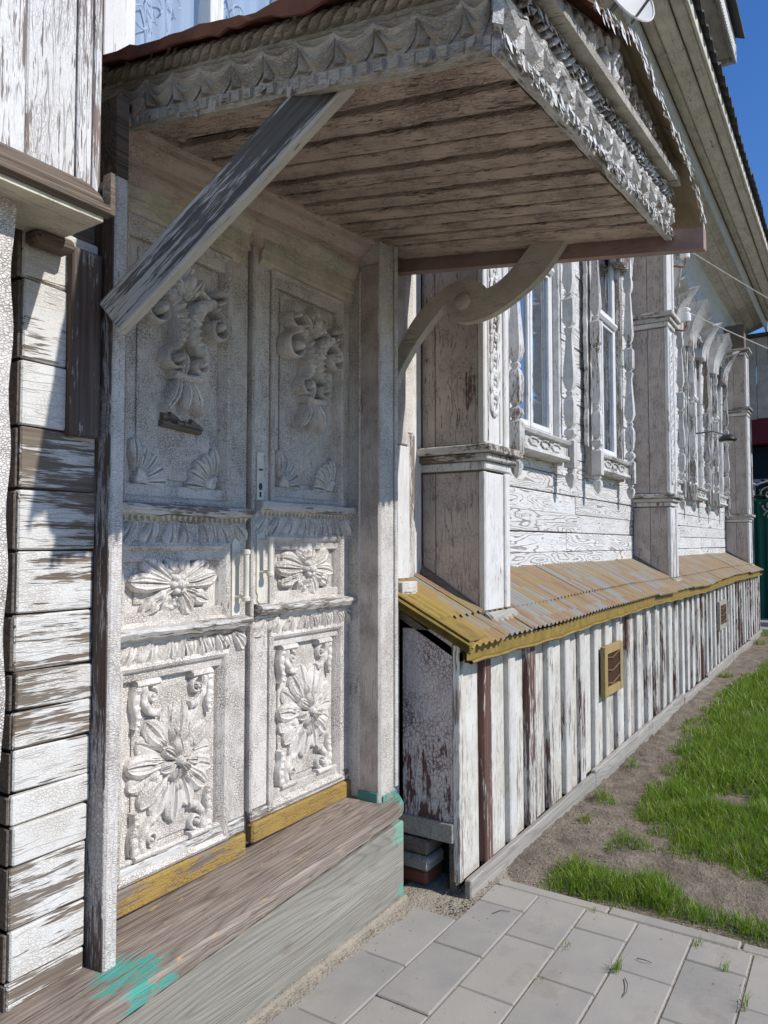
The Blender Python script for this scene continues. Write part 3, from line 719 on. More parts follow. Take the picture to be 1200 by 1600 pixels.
# ledge roof of ribbed metal, two overlapping tiers of sheets
lm = MB(); lm.extr([(1.93, 1.25), (1.47, .99), (1.47, 1.03), (1.93, 1.285)], 'x', 2.87, 13.8)
ledge = build('ledge_roof', lm, 'brownwood', house)
def ledge_z(y): return 1.062+(y-1.40)*.50
PIT = .062
for tier, (ya, yb, lift) in enumerate(((1.392, 1.62, .014), (1.56, 1.93, .026))):
    x = 2.835
    while x < 13.8:
        nr = random.choice((9, 11, 13)) if x > 3.5 else 6
        x2 = min(x+nr*PIT, 13.86); n = int(round((x2-x)/PIT*6)); vs = []; g = MB(); dl = U(-.003, .005); rag = U(-.012, .012)
        for i in range(n+1):
            xx = x+(x2-x)*i/n; ph = (xx % PIT)/PIT
            hh = .012*math.sin(math.pi*min(1, ph/.6)) if ph < .6 else -.002
            sag = .008*math.sin(xx*1.3)+.003*math.sin(xx*4.1+1)
            for y_ in (ya+(rag if tier == 0 else 0), ya+.1, yb): vs.append((xx, y_, ledge_z(y_)+lift+hh+dl+sag*(1.93-y_)*2))
        g.add(vs, [(i*3+j, (i+1)*3+j, (i+1)*3+j+1, i*3+j+1) for i in range(n) for j in range(2)])
        o = build('metal_sheet', g, 'ledgemetal', ledge, smooth=True, fixn=False, shade_angle=50)
        x = x2-.02 if x2 < 13.8 else 14
fr_ = MB(); lip = MB(); n = 90; vs = []; vl = []
for i in range(n+1):
    xx = 2.86+(13.8-2.86)*i/n; sag = .008*math.sin(xx*1.3)*1.06+.003*math.sin(xx*4.1+1)*1.06; wv_ = .004*math.sin(i*1.9)
    for y_, zz in ((1.432, 1.060), (1.432, .995), (1.440, .995), (1.440, 1.060)): vs.append((xx, y_, zz+sag))
    for y_, zz in ((1.432, .998), (1.408, .990+wv_), (1.398, .998+wv_), (1.404, 1.006+wv_), (1.431, 1.004)): vl.append((xx, y_, zz+sag))
fr_.add(vs, [(i*4+j, (i+1)*4+j, (i+1)*4+(j+1) % 4, i*4+(j+1) % 4) for i in range(n) for j in range(4)])
lip.add(vl, [(i*5+j, (i+1)*5+j, (i+1)*5+(j+1) % 5, i*5+(j+1) % 5) for i in range(n) for j in range(5)])
build('front_flashing', fr_, 'yellowmetal', ledge); build('drip_edge', lip, 'yellowmetal', ledge, smooth=True, shade_angle=50)
b = MB(); hs = [0, .008, .010, .017, .019, .026, .028, .036, .038, .046]; ds = [0, -.010, .004, -.010, .004, -.010, .004, -.010, .004, -.004]
pr = [(2.835+d, h) for d, h in zip(ds, hs)]+[(2.875, .046), (2.875, 0)]
b.extr(pr, 'y', 1.395, 1.77, fn=lambda x, y, z: (x-.012+(1.8-y)*.02, y, ledge_z(y)+.018-z)); build('end_flashing', b, 'yellowmetal', ledge)
b = MB(); b.extr([(2.83, .012), (2.83, .018), (2.97, .018), (2.97, .012)], 'y', 1.40, 1.77, fn=lambda x, y, z: (x, y, ledge_z(y)+z+.012)); build('end_flashing', b, 'yellowmetal', ledge)
build('end_block', MB().cbox(2.865, 3.0, 1.755, 1.80, 1.245, 1.325), 'ledge', ledge)

# eaves, main roof and dormer
XE0, XE1 = -3.0, 15.2
em = MB(); em.extr([(1.95, 5.50), (1.42, 5.63), (1.04, 5.70), (1.04, 5.72), (1.95, 5.72)], 'x', XE0, XE1)
eaves = build('eaves', em, 'brownwood', house)
ins = [(1.80, 5.40), (1.665, 5.452), (1.53, 5.504), (1.395, 5.556)]
for k in range(3):
    (ya, za), (yb, zb) = ins[k], ins[k+1]
    for a, b in ((XE0, 5.4), (5.404, 10.1), (10.104, XE1)):
        d = U(-.004, .004)
        build('soffit_board', MB().hexa([(a, ya-.002, za+d), (b, ya-.002, za+d), (b, yb+.003, zb+d), (a, yb+.003, zb+d), (a, ya-.002, za+.03), (b, ya-.002, za+.03), (b, yb+.003, zb+.03), (a, yb+.003, zb+.03)]), 'eave', eaves)
f = MB(); f.extr([(1.954, 5.02), (1.90, 5.02), (1.885, 5.05), (1.885, 5.16), (1.85, 5.20), (1.84, 5.30), (1.79, 5.37), (1.78, 5.41), (1.954, 5.41)], 'x', XE0, XE1-.6); build('frieze', f, 'eaveblue', eaves)
st = MB(); pr = [(XE0, 5.62)]
xx = XE0
while xx < XE1: pr += [(xx, 5.505), (xx+.055, 5.47), (xx+.055, 5.505)]; xx += .075
pr += [(XE1, 5.62)]; m = len(pr)
vs = [(p, y, q) for y in (1.365, 1.39) for p, q in pr]
# built as separate teeth on a strip
st.box(XE0, XE1, 1.365, 1.39, 5.47, 5.60); xx = XE0
while xx < XE1:
    st.add([(xx, 1.366, 5.472), (xx+.085, 1.366, 5.472), (xx+.0425, 1.366, 5.405), (xx, 1.389, 5.472), (xx+.085, 1.389, 5.472), (xx+.0425, 1.389, 5.405)], [(0, 1, 2), (5, 4, 3), (0, 2, 5, 3), (1, 4, 5, 2)]); xx += .09
build('sawtooth_trim', st, 'eaveblue', eaves)
for (ya, za, yb, zb) in ((1.362, 5.60, 1.27, 5.60), (1.262, 5.575, 1.13, 5.59), (1.122, 5.60, 1.02, 5.60)):
    for a, b in ((XE0, 6.3), (6.304, 11.0), (11.004, XE1)):
        build('fascia_board', MB().cbox(a, b, yb, ya, za+U(-.004, .004), za+.09, c=.012), 'eave', eaves)
f = MB(); f.cbox(XE0, XE1, .995, 1.016, 5.575, 5.69); build('fascia_board', f, 'eave', eaves)
rf = MB(); n = int((XE1-XE0)/.03); vs = []
for i in range(n+1):
    xx = XE0+(XE1-XE0)*i/n; h = .028*math.sin(2*math.pi*xx/.19); e_ = .0 if int(xx/1.14) % 2 else .012
    for (y_, z_) in ((.945-e_, 5.70), (1.6, 6.0), (4.8, 7.9)): vs.append((xx, y_, z_+h))
    vs.append((xx, .945-e_, 5.70+h-.016))
m = 4; rf.add(vs, [(i*m+j, (i+1)*m+j, (i+1)*m+j+1, i*m+j+1) for i in range(n) for j in range(2)]+[(i*m+3, (i+1)*m+3, (i+1)*m, i*m) for i in range(n)])
build('roof', rf, 'asbestos', house, smooth=True, fixn=False, shade_angle=60)
dm = MB(); dm.box(3.2, 7.7, 1.96, 3.6, 5.9, 7.6); dorm = build('dormer', dm, 'wallx', house)
for (y0, y1, z0, z1, mm) in ((1.30, 1.96, 6.62, 6.67, 'eave'), (1.02, 1.297, 6.60, 6.66, 'eave'), (.985, 1.017, 6.56, 6.80, 'casing')):
    build('dormer_eave_board', MB().cbox(2.6, 8.28, y0, y1, z0, z1), mm, dorm)
build('dormer_eave_board', MB().cbox(8.283, 8.33, .98, 3.6, 6.55, 6.80), 'casing', dorm)
build('dormer_roof', MB().extr([(.90, 6.80), (3.7, 8.2), (3.7, 8.23), (.90, 6.84)], 'x', 2.5, 8.36), 'asbestos', dorm)
tr = MB(); xx = 2.6
while xx < 8.3: tr.lathe((xx, .99, 6.556), [(.012, -.02), (.018, -.005), (.012, .004)], 6); xx += .05
build('bead_trim', tr, 'eave', dorm)

# ------------------------------------------------------------------ doors
def door(cx, dz, side):
    yb = 1.915; x0, x1 = cx-.325, cx+.325
    slab = MB().cbox(x0, x1, yb, yb+.04, .40, 2.74)
    d = build('door', slab, 'door', house)
    T = lambda a, b, h: (cx+a, yb-h, b+dz)
    P = [(.50, 1.10), (1.255, 1.475), (1.655, 2.505)]
    zb = .52+dz
    for a, b in ((-.325, -.235), (.235, .325)): one('stile', 'door', d, cx+a, cx+b, yb-.026, yb-.001, .522+dz*.2, 2.735, c=.004)
    for a, b in ((.522-dz*.8, .535), (1.075, 1.285), (1.445, 1.69), (2.47, 2.70)):
        one('rail', 'door', d, cx-.234, cx+.234, yb-.024, yb-.001, a+dz, b+dz, c=.004)
    for (a, b) in P:                                   # bolection moulding round every recess
        hw = .205
        prof = [(0, .034), (.012, .042), (.022, .036), (.036, .012), (.040, 0)]
        f = MB(); loops = []
        for o, h in prof:
            loops.append([T(-hw-.03+o, a-.03+o, h), T(hw+.03-o, a-.03+o, h), T(hw+.03-o, b+.03-o, h), T(-hw-.03+o, b+.03-o, h)])
        loops.insert(0, [T(-hw-.03, a-.03, 0), T(hw+.03, a-.03, 0), T(hw+.03, b+.03, 0), T(-hw-.03, b+.03, 0)])
        vs = [p for l in loops for p in l]
        f.add(vs, [(i*4+j, i*4+(j+1) % 4, (i+1)*4+(j+1) % 4, (i+1)*4+j) for i in range(len(loops)-1) for j in range(4)])
        build('panel_moulding', f, 'door', d)
    # thin raised field inside each panel
    for (a, b) in P: one('raised_field', 'door', d, cx-.155, cx+.155, yb-.008, yb-.0005, a+.055+dz, b-.055+dz, c=.006)
    one('kick_rail', 'yellow', d, x0, x1, yb-.040, yb-.001, .385+dz*.8, .465+dz*.6, c=.008)
    one('bottom_rail', 'ledge', d, x0, x1, yb-.030, yb-.001, .467+dz*.6, .520+dz*.2, c=.005)
    # head cornice
    f = MB(); pr = [(0, 2.525), (.030, 2.525), (.042, 2.545), (.042, 2.575), (.052, 2.58), (.055, 2.635), (.075, 2.655), (.085, 2.675), (.085, 2.69), (0, 2.70)]
    f.extr([(yb-.0-h, z+dz) for h, z in pr], 'x', cx-.30, cx+.30); build('head_cornice', f, 'head', d)
    # two shelves with leaf rows below
    for zt, lh, nm in ((1.625, .098, 0), (1.238, .088, 1)):
        f = MB(); pr = [(0, zt-.055), (.03, zt-.055), (.036, zt-.04), (.06, zt-.03), (.072, zt-.012), (.068, zt), (0, zt+.012)]
        n = 24; f.extr([(yb-h, z+dz) for h, z in pr], 'x', cx-.315, cx+.315, n=n, fn=lambda x, y, z: (x, y+.004*noise.noise(Vector((x*30, y*30, z*30))), z+.006*noise.noise(Vector((x*22, 7, z*8)))))
        build('shelf', f, 'ledge', d)
        if nm == 0:
            f = MB()
            for i in range(26):
                a = -.30+i*.0235; f.add([T(a, zt-.03, .05), T(a+.02, zt-.03, .05), T(a+.01, zt-.052, .044), T(a, zt-.03, .03), T(a+.02, zt-.03, .03), T(a+.01, zt-.052, .03)], [(0, 1, 2), (0, 2, 5, 3), (1, 4, 5, 2)])
            build('zigzag_strip', f, 'head', d)
        f = MB(); n = 8
        for i in range(n):
            a = -.27+.54*i/(n-1); tilt = (a/.3)*.75
            leaf(f, T, a-.012*math.copysign(1, a), zt-.050, -math.pi/2+tilt, lh*U(.9, 1), .066, .05, groove=.5, curve=tilt*.4, n=10, petal=True)
            if i < n-1: leaf(f, T, a+.034, zt-.050, -math.pi/2+tilt, lh*.8, .034, .034, n=8)
        build('leaf_row', f, 'carve', d, smooth=True, shade_angle=50)
    # upper acanthus carving, bottom of it broken away on the left leaf
    f = MB(); O = 2.195
    TT = lambda a, b, h: T(a+.012, O+b, h*1.3+.008)
    leaf(f, TT, 0, .12, math.pi/2, .135, .05, .05, lobes=3); dome(f, TT, 0, .175, .016, .06, sa=1, sb=2)
    for sg in (-1, 1):
        leaf(f, TT, sg*.018, .13, math.pi/2-sg*.62, .10, .036, .046)
        hp = curve_pts([(sg*.062, -.062), (sg*.034, -.02), (sg*.026, .04), (sg*.050, .095), (sg*.10, .128), (sg*.132, .112)], 44)
        sweep(f, TT, hp, [.010+.038*math.sin(math.pi*min(1, (i/44)*.86+.04)) for i in range(45)], [.050]*45, ribs=13)
        volute(f, TT, sg*.126, .052, .058, 1.2, math.pi/2, -sg, .018, .056)
        rp = curve_pts([(sg*.02, .135), (sg*.05, .158), (sg*.09, .14), (sg*.125, .135), (sg*.158, .150)], 16)
        sweep(f, TT, rp, [.016]*17, [.044]*17, k=5)
        volute(f, TT, sg*.140, .172, .030, .9, -math.pi/2, sg, .013, .056)
        volute(f, TT, sg*.050, -.092, .042, 1.2, math.pi/2+sg*.3, -sg, .016, .05)
        leaf(f, TT, sg*.026, -.15, -math.pi/2+sg*.30, .125, .044, .046, lobes=6, curve=sg*.25)
    leaf(f, TT, 0, -.13, math.pi/2, .085, .04, .036); leaf(f, TT, 0, -.15, -math.pi/2, .115, .036, .05, lobes=6)
    sweep(f, TT, [(-.058, -.140), (0, -.146), (.058, -.140)], [.026]*3, [.046]*3, k=5)
    build('acanthus_carving', f, 'carve', d, smooth=True, shade_angle=50)
    if side < 0:
        f = MB(); g_ = lambda a, b, h: T(a+.01, 1.915+b, h)
        for i in range(5):
            sweep(f, g_, [(-.075+.03*i, .012*math.sin(i*2)-.004*i), (-.035+.034*i, -.006*i)], [.026, .018], [.028, .022], k=4)
        sweep(f, g_, [(-.08, -.022), (.09, -.035)], [.02, .014], [.03, .03], k=4)
        o = build('broken_carving_base', f, 'brownwood', d); o['label'] = 'broken dark stub of carving on the left door leaf'
    # palmette corners
    for sg in (-1, 1):
        f = MB()
        ca, cb = -sg*.0+sg*.168, 1.692
        for k in range(5):
            an = R(4+k*21.5); an = an if sg < 0 else math.pi-an
            leaf(f, T, ca+math.cos(an)*.036, cb+math.sin(an)*.036, an, (.09 if k != 4 else .105), .046, .038, groove=.5, n=10, petal=True)
        n = 8; pts = [(ca+math.cos(t)*.034*(-sg), cb+math.sin(t)*.034) for t in [R(90*i/n) for i in range(n+1)]]
        sweep(f, T, pts, [.028]*(n+1), [.036]*(n+1), k=5); dome(f, T, ca-sg*.012, cb+.012, .018, .034)
        build('palmette_carving', f, 'carve', d, smooth=True, shade_angle=50)
    # flower of the middle panel
    f = MB(); c0 = 1.368
    TT = lambda a, b, h: T(a, c0+b, h+.004)
    for an, L, w in ((0, .165, .06), (28, .14, .06), (64, .085, .05), (90, .075, .045), (122, .085, .055), (152, .14, .062), (180, .165, .062), (207, .145, .055), (242, .088, .06), (270, .07, .05), (300, .10, .066), (334, .14, .06)):
        leaf(f, TT, .016*math.cos(R(an)), .016*math.sin(R(an)), R(an+U(-5, 5)), L, w*1.05, U(.030, .046), curve=U(-.35, .35), groove=.4, lobes=(3 if int(an)%4 else 0), petal=True)
    for k in range(6): dome(f, TT, .024*math.cos(k*1.047), .024*math.sin(k*1.047), .014, .05)
    dome(f, TT, 0, 0, .02, .06); build('flower_carving', f, 'carve', d, smooth=True, shade_angle=50)
    # big rosette and corner scrolls of the lower panel
    f = MB(); c0 = .80
    TT = lambda a, b, h: T(a, c0+b, h+.004)
    for k in range(15):
        an = 2*math.pi*k/15+.1+U(-.05, .05); leaf(f, TT, .02*math.cos(an), .02*math.sin(an), an, .156+.008*math.cos(2*an+math.pi)+U(-.014, .012), .074, .026+.009*(k % 2)+U(-.003, .005), groove=.35, n=14, petal=True, curve=U(-.15, .15))
    for k in range(10):
        an = 2*math.pi*(k+.5)/10+.1; leaf(f, TT, .03*math.cos(an), .03*math.sin(an), an, .095, .04, .040, groove=.3, lobes=2, n=10, petal=True)
    for k in range(6):
        an = k*1.047+.3; leaf(f, TT, .008*math.cos(an), .008*math.sin(an), an, .06, .042, .062, groove=.4, n=8, petal=True)
    dome(f, TT, 0, 0, .019, .072); build('rosette_carving', f, 'carve', d, smooth=True, shade_angle=50)
    for sa in (-1, 1):
        for sb in (-1, 1):
            f = MB(); q = lambda a, b, h: TT(sa*(.112+a), sb*(.205+b), h)
            sweep(f, q, [(-.045, .060), (.045, .060)], [.022]*2, [.034]*2, k=4)
            sweep(f, q, curve_pts([(.035, .052), (.042, 0), (.034, -.045), (.04, -.078)], 14), [.03-.014*i/14 for i in range(15)], [.028]*15, ribs=5)
            sweep(f, q, curve_pts([(.012, .05), (.010, .0), (-.018, -.035), (-.048, -.04)], 14), [.024]*15, [.030]*15, ribs=3)
            volute(f, q, -.018, .018, .026, 1.1, math.pi/2, 1, .014, .03)
            build('corner_scroll', f, 'carve', d, smooth=True, shade_angle=50)
    return d
dl = door(1.665, 0.0, -1); dr = door(2.345, .032, 1)
one('astragal', 'door', dr, 2.001, 2.017, 1.872, 1.914, .53, 2.70, c=.005)
def pull(dd, x, z0, z1, plate):
    h = MB(); y = 1.846
    h.tube([(x, y, z0), (x, y, z0+.02), (x, y, z1-.02), (x, y, z1)], [.013, .0105, .0105, .013], 10)
    h.lathe((x, y, z0-.006), [(.008, 0), (.015, .004), (.015, .016), (.010, .02)], 10); h.lathe((x, y, z1-.014), [(.010, 0), (.015, .004), (.015, .016), (.008, .02)], 10)
    for zz in (z0+.012, z1-.012): h.tube([(x, y, zz), (x-.010, 1.87, zz), (x-.012, 1.892, zz)], [.006, .006, .008], 8)
    o = build('handle', h, 'handle', dd, smooth=True)
    p = MB(); n = 12; pr = []
    for zz, w in ((z0-.105, .004), (z0-.095, .014), (z0-.075, .012), (z0-.06, .02), (z1+.03, .02), (z1+.045, .013)): pr.append((w, zz))
    xx = x-.012; loop = [(xx+w, zz) for w, zz in pr]+[(xx-w, zz) for w, zz in pr[::-1]]
    m = len(loop); vs = [(a, yy, b) for yy in (1.884, 1.8885) for a, b in loop]
    p.add(vs, [tuple(range(m)), tuple(range(m, 2*m))]+[(i, (i+1) % m, m+(i+1) % m, m+i) for i in range(m)])
    build('handle_plate', p, 'handle', dd)
pull(dl, 1.945, 1.30, 1.475, 1); pull(dr, 2.072, 1.385, 1.525, 1)
lp = build('lock_plate', MB().cbox(2.038, 2.076, 1.884, 1.8885, 1.655, 1.845, c=.002), 'handle', dr)
ho = MB(); ho.lathe((2.057, 1.882, 1.715), [(.009, 0), (.009, .0045)], 10, 'y', sy=1.6); ho.cbox(2.052, 2.062, 1.882, 1.886, 1.675, 1.695, c=.001); ho.cbox(2.048, 2.068, 1.882, 1.886, 1.775, 1.782, c=.001)
build('keyhole', ho, 'black', dr)

# door frame: jambs, reveal strips, crown moulding
jm = MB(); jm.cbox(2.632, 2.752, 1.722, 1.90, .405, 2.838, c=.006)
frm = build('door_frame', jm, 'jamb', house)
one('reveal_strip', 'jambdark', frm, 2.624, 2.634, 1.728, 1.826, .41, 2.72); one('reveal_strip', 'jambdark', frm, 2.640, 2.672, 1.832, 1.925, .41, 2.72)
one('reveal_bead', 'jamb', frm, 2.620, 2.634, 1.822, 1.834, .46, 2.70, c=.004)
one('jamb_bead', 'jamb', frm, 2.735, 2.760, 1.712, 1.7215, .45, 2.83, c=.004)
one('jamb', 'jamb', frm, 1.280, 1.322, 1.718, 1.96, .355, 2.53, c=.005)
one('jamb_head_post', 'brown', frm, 1.280, 1.322, 1.7185, 1.96, 2.5305, 2.76, c=.002)
one('jamb_side_board', 'strip', frm, 1.2745, 1.2798, 1.7205, 1.80, .36, 2.50, c=.002)
one('cracked_strip', 'strip', frm, 1.175, 1.267, 1.752, 1.80, 1.79, 2.30, c=.005)
one('painted_foot', 'tealpatch', frm, 2.6165, 2.6235, 1.73, 1.83, .412, .452, c=.002); one('painted_foot', 'tealpatch', frm, 2.64, 2.75, 1.7145, 1.7205, .412, .438, c=.002)
def tiltx(x, y, z): return (x, y, z+(x-2.1)*.078)
f = MB(); f.extr([(1.93, 2.60), (1.885, 2.60), (1.885, 2.622), (1.868, 2.622), (1.862, 2.655), (1.835, 2.69), (1.835, 2.704), (1.818, 2.704), (1.818, 2.722), (1.785, 2.748), (1.770, 2.75), (1.768, 2.768), (1.748, 2.772), (1.745, 2.80), (1.93, 2.83)], 'x', 1.34, 2.80, fn=tiltx, n=10)
build('crown_moulding', f, 'crown', frm)
f = MB(); f.extr([(1.73, 2.785), (1.70, 2.80), (1.69, 2.83), (1.73, 2.835)], 'x', 1.34, 2.97, fn=tiltx, n=6); build('crown_bead', f, 'crown', frm)
# boards between the door frame and the first pilaster
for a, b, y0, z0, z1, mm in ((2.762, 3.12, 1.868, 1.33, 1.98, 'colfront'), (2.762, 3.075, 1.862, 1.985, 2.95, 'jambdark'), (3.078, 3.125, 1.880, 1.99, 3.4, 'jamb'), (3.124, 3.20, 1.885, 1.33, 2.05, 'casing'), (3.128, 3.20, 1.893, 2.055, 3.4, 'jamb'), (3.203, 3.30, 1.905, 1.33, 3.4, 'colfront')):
    build('trim_board', MB().cbox(a, b, y0, 1.953, z0, z1, c=.005), mm, wall)
build('trim_board', MB().cbox(2.762, 2.86, 1.768, 1.953, .2, 1.25, c=.005), 'jamb', wall)

# narrow clapboard strip left of the door
ls = build('clapboard_strip', MB().box(1.075, 1.272, 1.80, 1.97, .30, 2.45), 'brownwood', house)
jz = [.345, .42, .545, .70, .80, .877, .985, 1.08, 1.178, 1.322, 1.483, 1.64, 1.80, 1.97, 2.18, 2.34]
for i in range(len(jz)-1):
    d = U(-.003, .004); xa = 1.052+.01*(i % 2)*.4
    mb = MB().cbox(xa, 1.273-(.0 if i > 3 else .010), 1.778+d, 1.80, jz[i]+.003, jz[i+1]-.002, c=.004)
    t = U(-.006, .006); mb.v = [(p[0], p[1], p[2]+t*(p[0]-1.16)/.2) for p in mb.v]
    build('clapboard', mb, 'lsiding', ls)
    mb = MB().cbox(1.040+U(0, .008), 1.0515, 1.785, 1.795+U(.10, .16), jz[i]+.004, jz[i+1]-.006, c=.003); build('end_grain', mb, 'brownwood', ls)

# boarded box with a brown moulding, upper left
bx = build('boarded_box', MB().box(-.5, 1.135, 1.622, 1.95, 2.40, 4.6), 'brownwood', house)
e = [-.45, -.2, .0, .21, .42, .62, .82, .945, 1.075, 1.118, 1.142]
for i in range(len(e)-1):
    build('vertical_board', MB().cbox(e[i]+.001, e[i+1]-.002, 1.598+U(-.003, .003)-(.004 if i == 9 else 0), 1.62, 2.365+U(0, .006), 4.6, c=.004), 'box', bx)
f = MB(); f.extr([(1.62, 2.30), (1.505, 2.283), (1.492, 2.292), (1.492, 2.310), (1.520, 2.318), (1.520, 2.330), (1.535, 2.350), (1.575, 2.385), (1.597, 2.40), (1.62, 2.40)], 'x', -.5, 1.098)
build('box_moulding', f, 'brown', bx)
f = MB(); f.hexa([(-.5, 1.51, 2.272), (1.09, 1.51, 2.272), (1.135, 1.78, 2.30), (-.5, 1.78, 2.30), (-.5, 1.51, 2.288), (1.09, 1.51, 2.288), (1.135, 1.78, 2.32), (-.5, 1.78, 2.32)])
build('box_soffit', f, 'head', bx)
build('moulding_return', MB().hexa([(1.099, 1.495, 2.292), (1.113, 1.495, 2.292), (1.113, 1.53, 2.292), (1.099, 1.53, 2.292), (1.143, 1.555, 2.43), (1.155, 1.555, 2.43), (1.155, 1.585, 2.43), (1.143, 1.585, 2.43)]), 'brown', bx)
build('box_bracket', MB().cbox(1.05, 1.16, 1.715, 1.777, 2.262, 2.298, c=.01), 'brown', bx)
# wavy-edged casing board at the picture's left border
f = MB(); pr = []
for i in range(61):
    zz = .2+2.15*i/60; pr.append((.922+.004*math.sin(zz*23)+.004*noise.noise(Vector((zz*5, 0, 0)))-(.012 if zz < 1.0 else 0), zz))
pr += [(.72, 2.35), (.72, .2)]; m = len(pr); vs = [(a, y, b) for y in (1.60, 1.645) for a, b in pr]
f.add(vs, [tuple(range(m)), tuple(range(m, 2*m))]+[(i, (i+1) % m, m+(i+1) % m, m+i) for i in range(m)]); build('wavy_casing_board', f, 'door', house)
one('corner_log_wall', 'brownwood', house, -1.0, 1.04, 1.86, 1.97, .2, 2.3)

# upper window above the canopy with lace curtain
f = MB(); f.cbox(1.50, 1.545, 1.915, 1.99, 3.03, 4.4); f.cbox(2.24, 2.30, 1.915, 1.99, 3.03, 4.4); f.cbox(1.546, 2.239, 1.915, 1.99, 3.03, 3.085); f.cbox(1.86, 1.925, 1.912, 1.985, 3.086, 4.4)
f.cbox(1.42, 1.50, 1.90, 1.998, 2.9, 4.5)
f.v = [(x-.07, y-.02, z) for x, y, z in f.v]
uw = build('upper_window', f, 'frame', house)
for a, b in ((1.47, 1.795), (1.85, 2.175)): build('pane', MB().box(a, b, 1.922, 1.926, 3.06, 4.4), 'clear', uw)
f = MB(); vs = []; n = 60
for i in range(n+1):
    u = i/n; x = 1.48+.72*u; y = 1.965+.012*math.sin(u*52)+.006*math.sin(u*23+1)
    vs += [(x, y, 3.05), (x, y, 4.4)]
f.add(vs, [(2*i, 2*i+2, 2*i+3, 2*i+1) for i in range(n)])
def mat_net():
    s = NT('net_curtain'); p = s.n('NewGeometry').outputs['Position']
    s.col((.78, .82, .88)); s.rough(.9); s.b.inputs['Alpha'].default_value = .72
    return s.m
W['net'] = mat_net()
build('lace_curtain', f, 'net', uw, smooth=True, fixn=False)
f = MB()
for cx, cz, r, sg in ((1.54, 3.22, .05, 1), (1.60, 3.30, .06, -1), (1.72, 3.24, .035, 1), (1.68, 3.36, .05, -1), (1.55, 3.36, .05, 1), (1.92, 3.45, .05, 1), (1.99, 3.52, .05, -1), (1.93, 3.60, .06, 1)):
    pts = []
    for i in range(22):
        t = i/21; w = math.pi/2*sg+sg*t*5.2; rr = r*(1-.75*t); pts.append((cx+rr*math.cos(w), 1.945, cz+rr*math.sin(w)))
    f.tube([(cx+.03*sg, 1.945, cz-.12), (cx+.02*sg, 1.945, cz-.02)]+pts[:1], .003, 4); f.tube(pts, .003, 4)
for cx, cz in ((1.56, 3.12), (1.70, 3.20), (1.76, 3.27)):
    for k in range(3): f.lathe((cx+.012*(k-1), 1.946, cz+.012*(k % 2)), [(.001, -.016), (.009, 0), (.001, .016)], 6)
build('lace_scrolls', f, 'lace', uw)
build('room_backing', MB().box(1.40, 2.26, 2.14, 2.15, 3.0, 4.5), 'room', uw)

# ------------------------------------------------------------------ door canopy (part of the house)
def cz(x, y):
    u = (x-1.36)/(2.97-1.36); t = (1.85-y)/1.25
    return (2.735*(1-u)+2.858*u)*(1-t)+(2.513*(1-u)+2.690*u)*t
CP = lambda x, y, h: (x, y, cz(x, y)+h)
cm = MB(); cm.extr([(1.40, .03), (2.94, .03), (2.94, .045), (1.40, .045)], 'y', .63, 1.93, fn=CP, n=4)
can = build('canopy', cm, 'void', house)
e = [1.375, 1.51, 1.655, 1.785, 1.90, 2.015, 2.125, 2.24, 2.36, 2.485, 2.60, 2.735, 2.955]
for i in range(len(e)-1):
    gap = (.026, .044, .030, .022, .038, .018, .030, .022, .034, .024, .040, .024)[i]
    b = MB(); dz = U(-.008, .008); wob = U(-.01, .01); n = 12; g1 = .055 if i == 10 else gap
    def fn(x, y, h, wob=wob, dz=dz, i=i):
        q = .006*noise.noise(Vector((x*25, y*9, i*3.)))+.004*noise.noise(Vector((x*25, y*28, i*5.)))
        return (x+wob*(1.2-y)*.5+q, y, cz(x, y)+h+dz)
    x0, x1 = e[i]+gap*.5, e[i+1]-g1*.5
    b.extr([(x0, .004), (x0+.003, 0), (x1-.003, 0), (x1, .004), (x1, .024), (x0, .024)], 'y', .625, 1.80, fn=fn, n=36)
    build('soffit_plank', b, 'soffit', can)
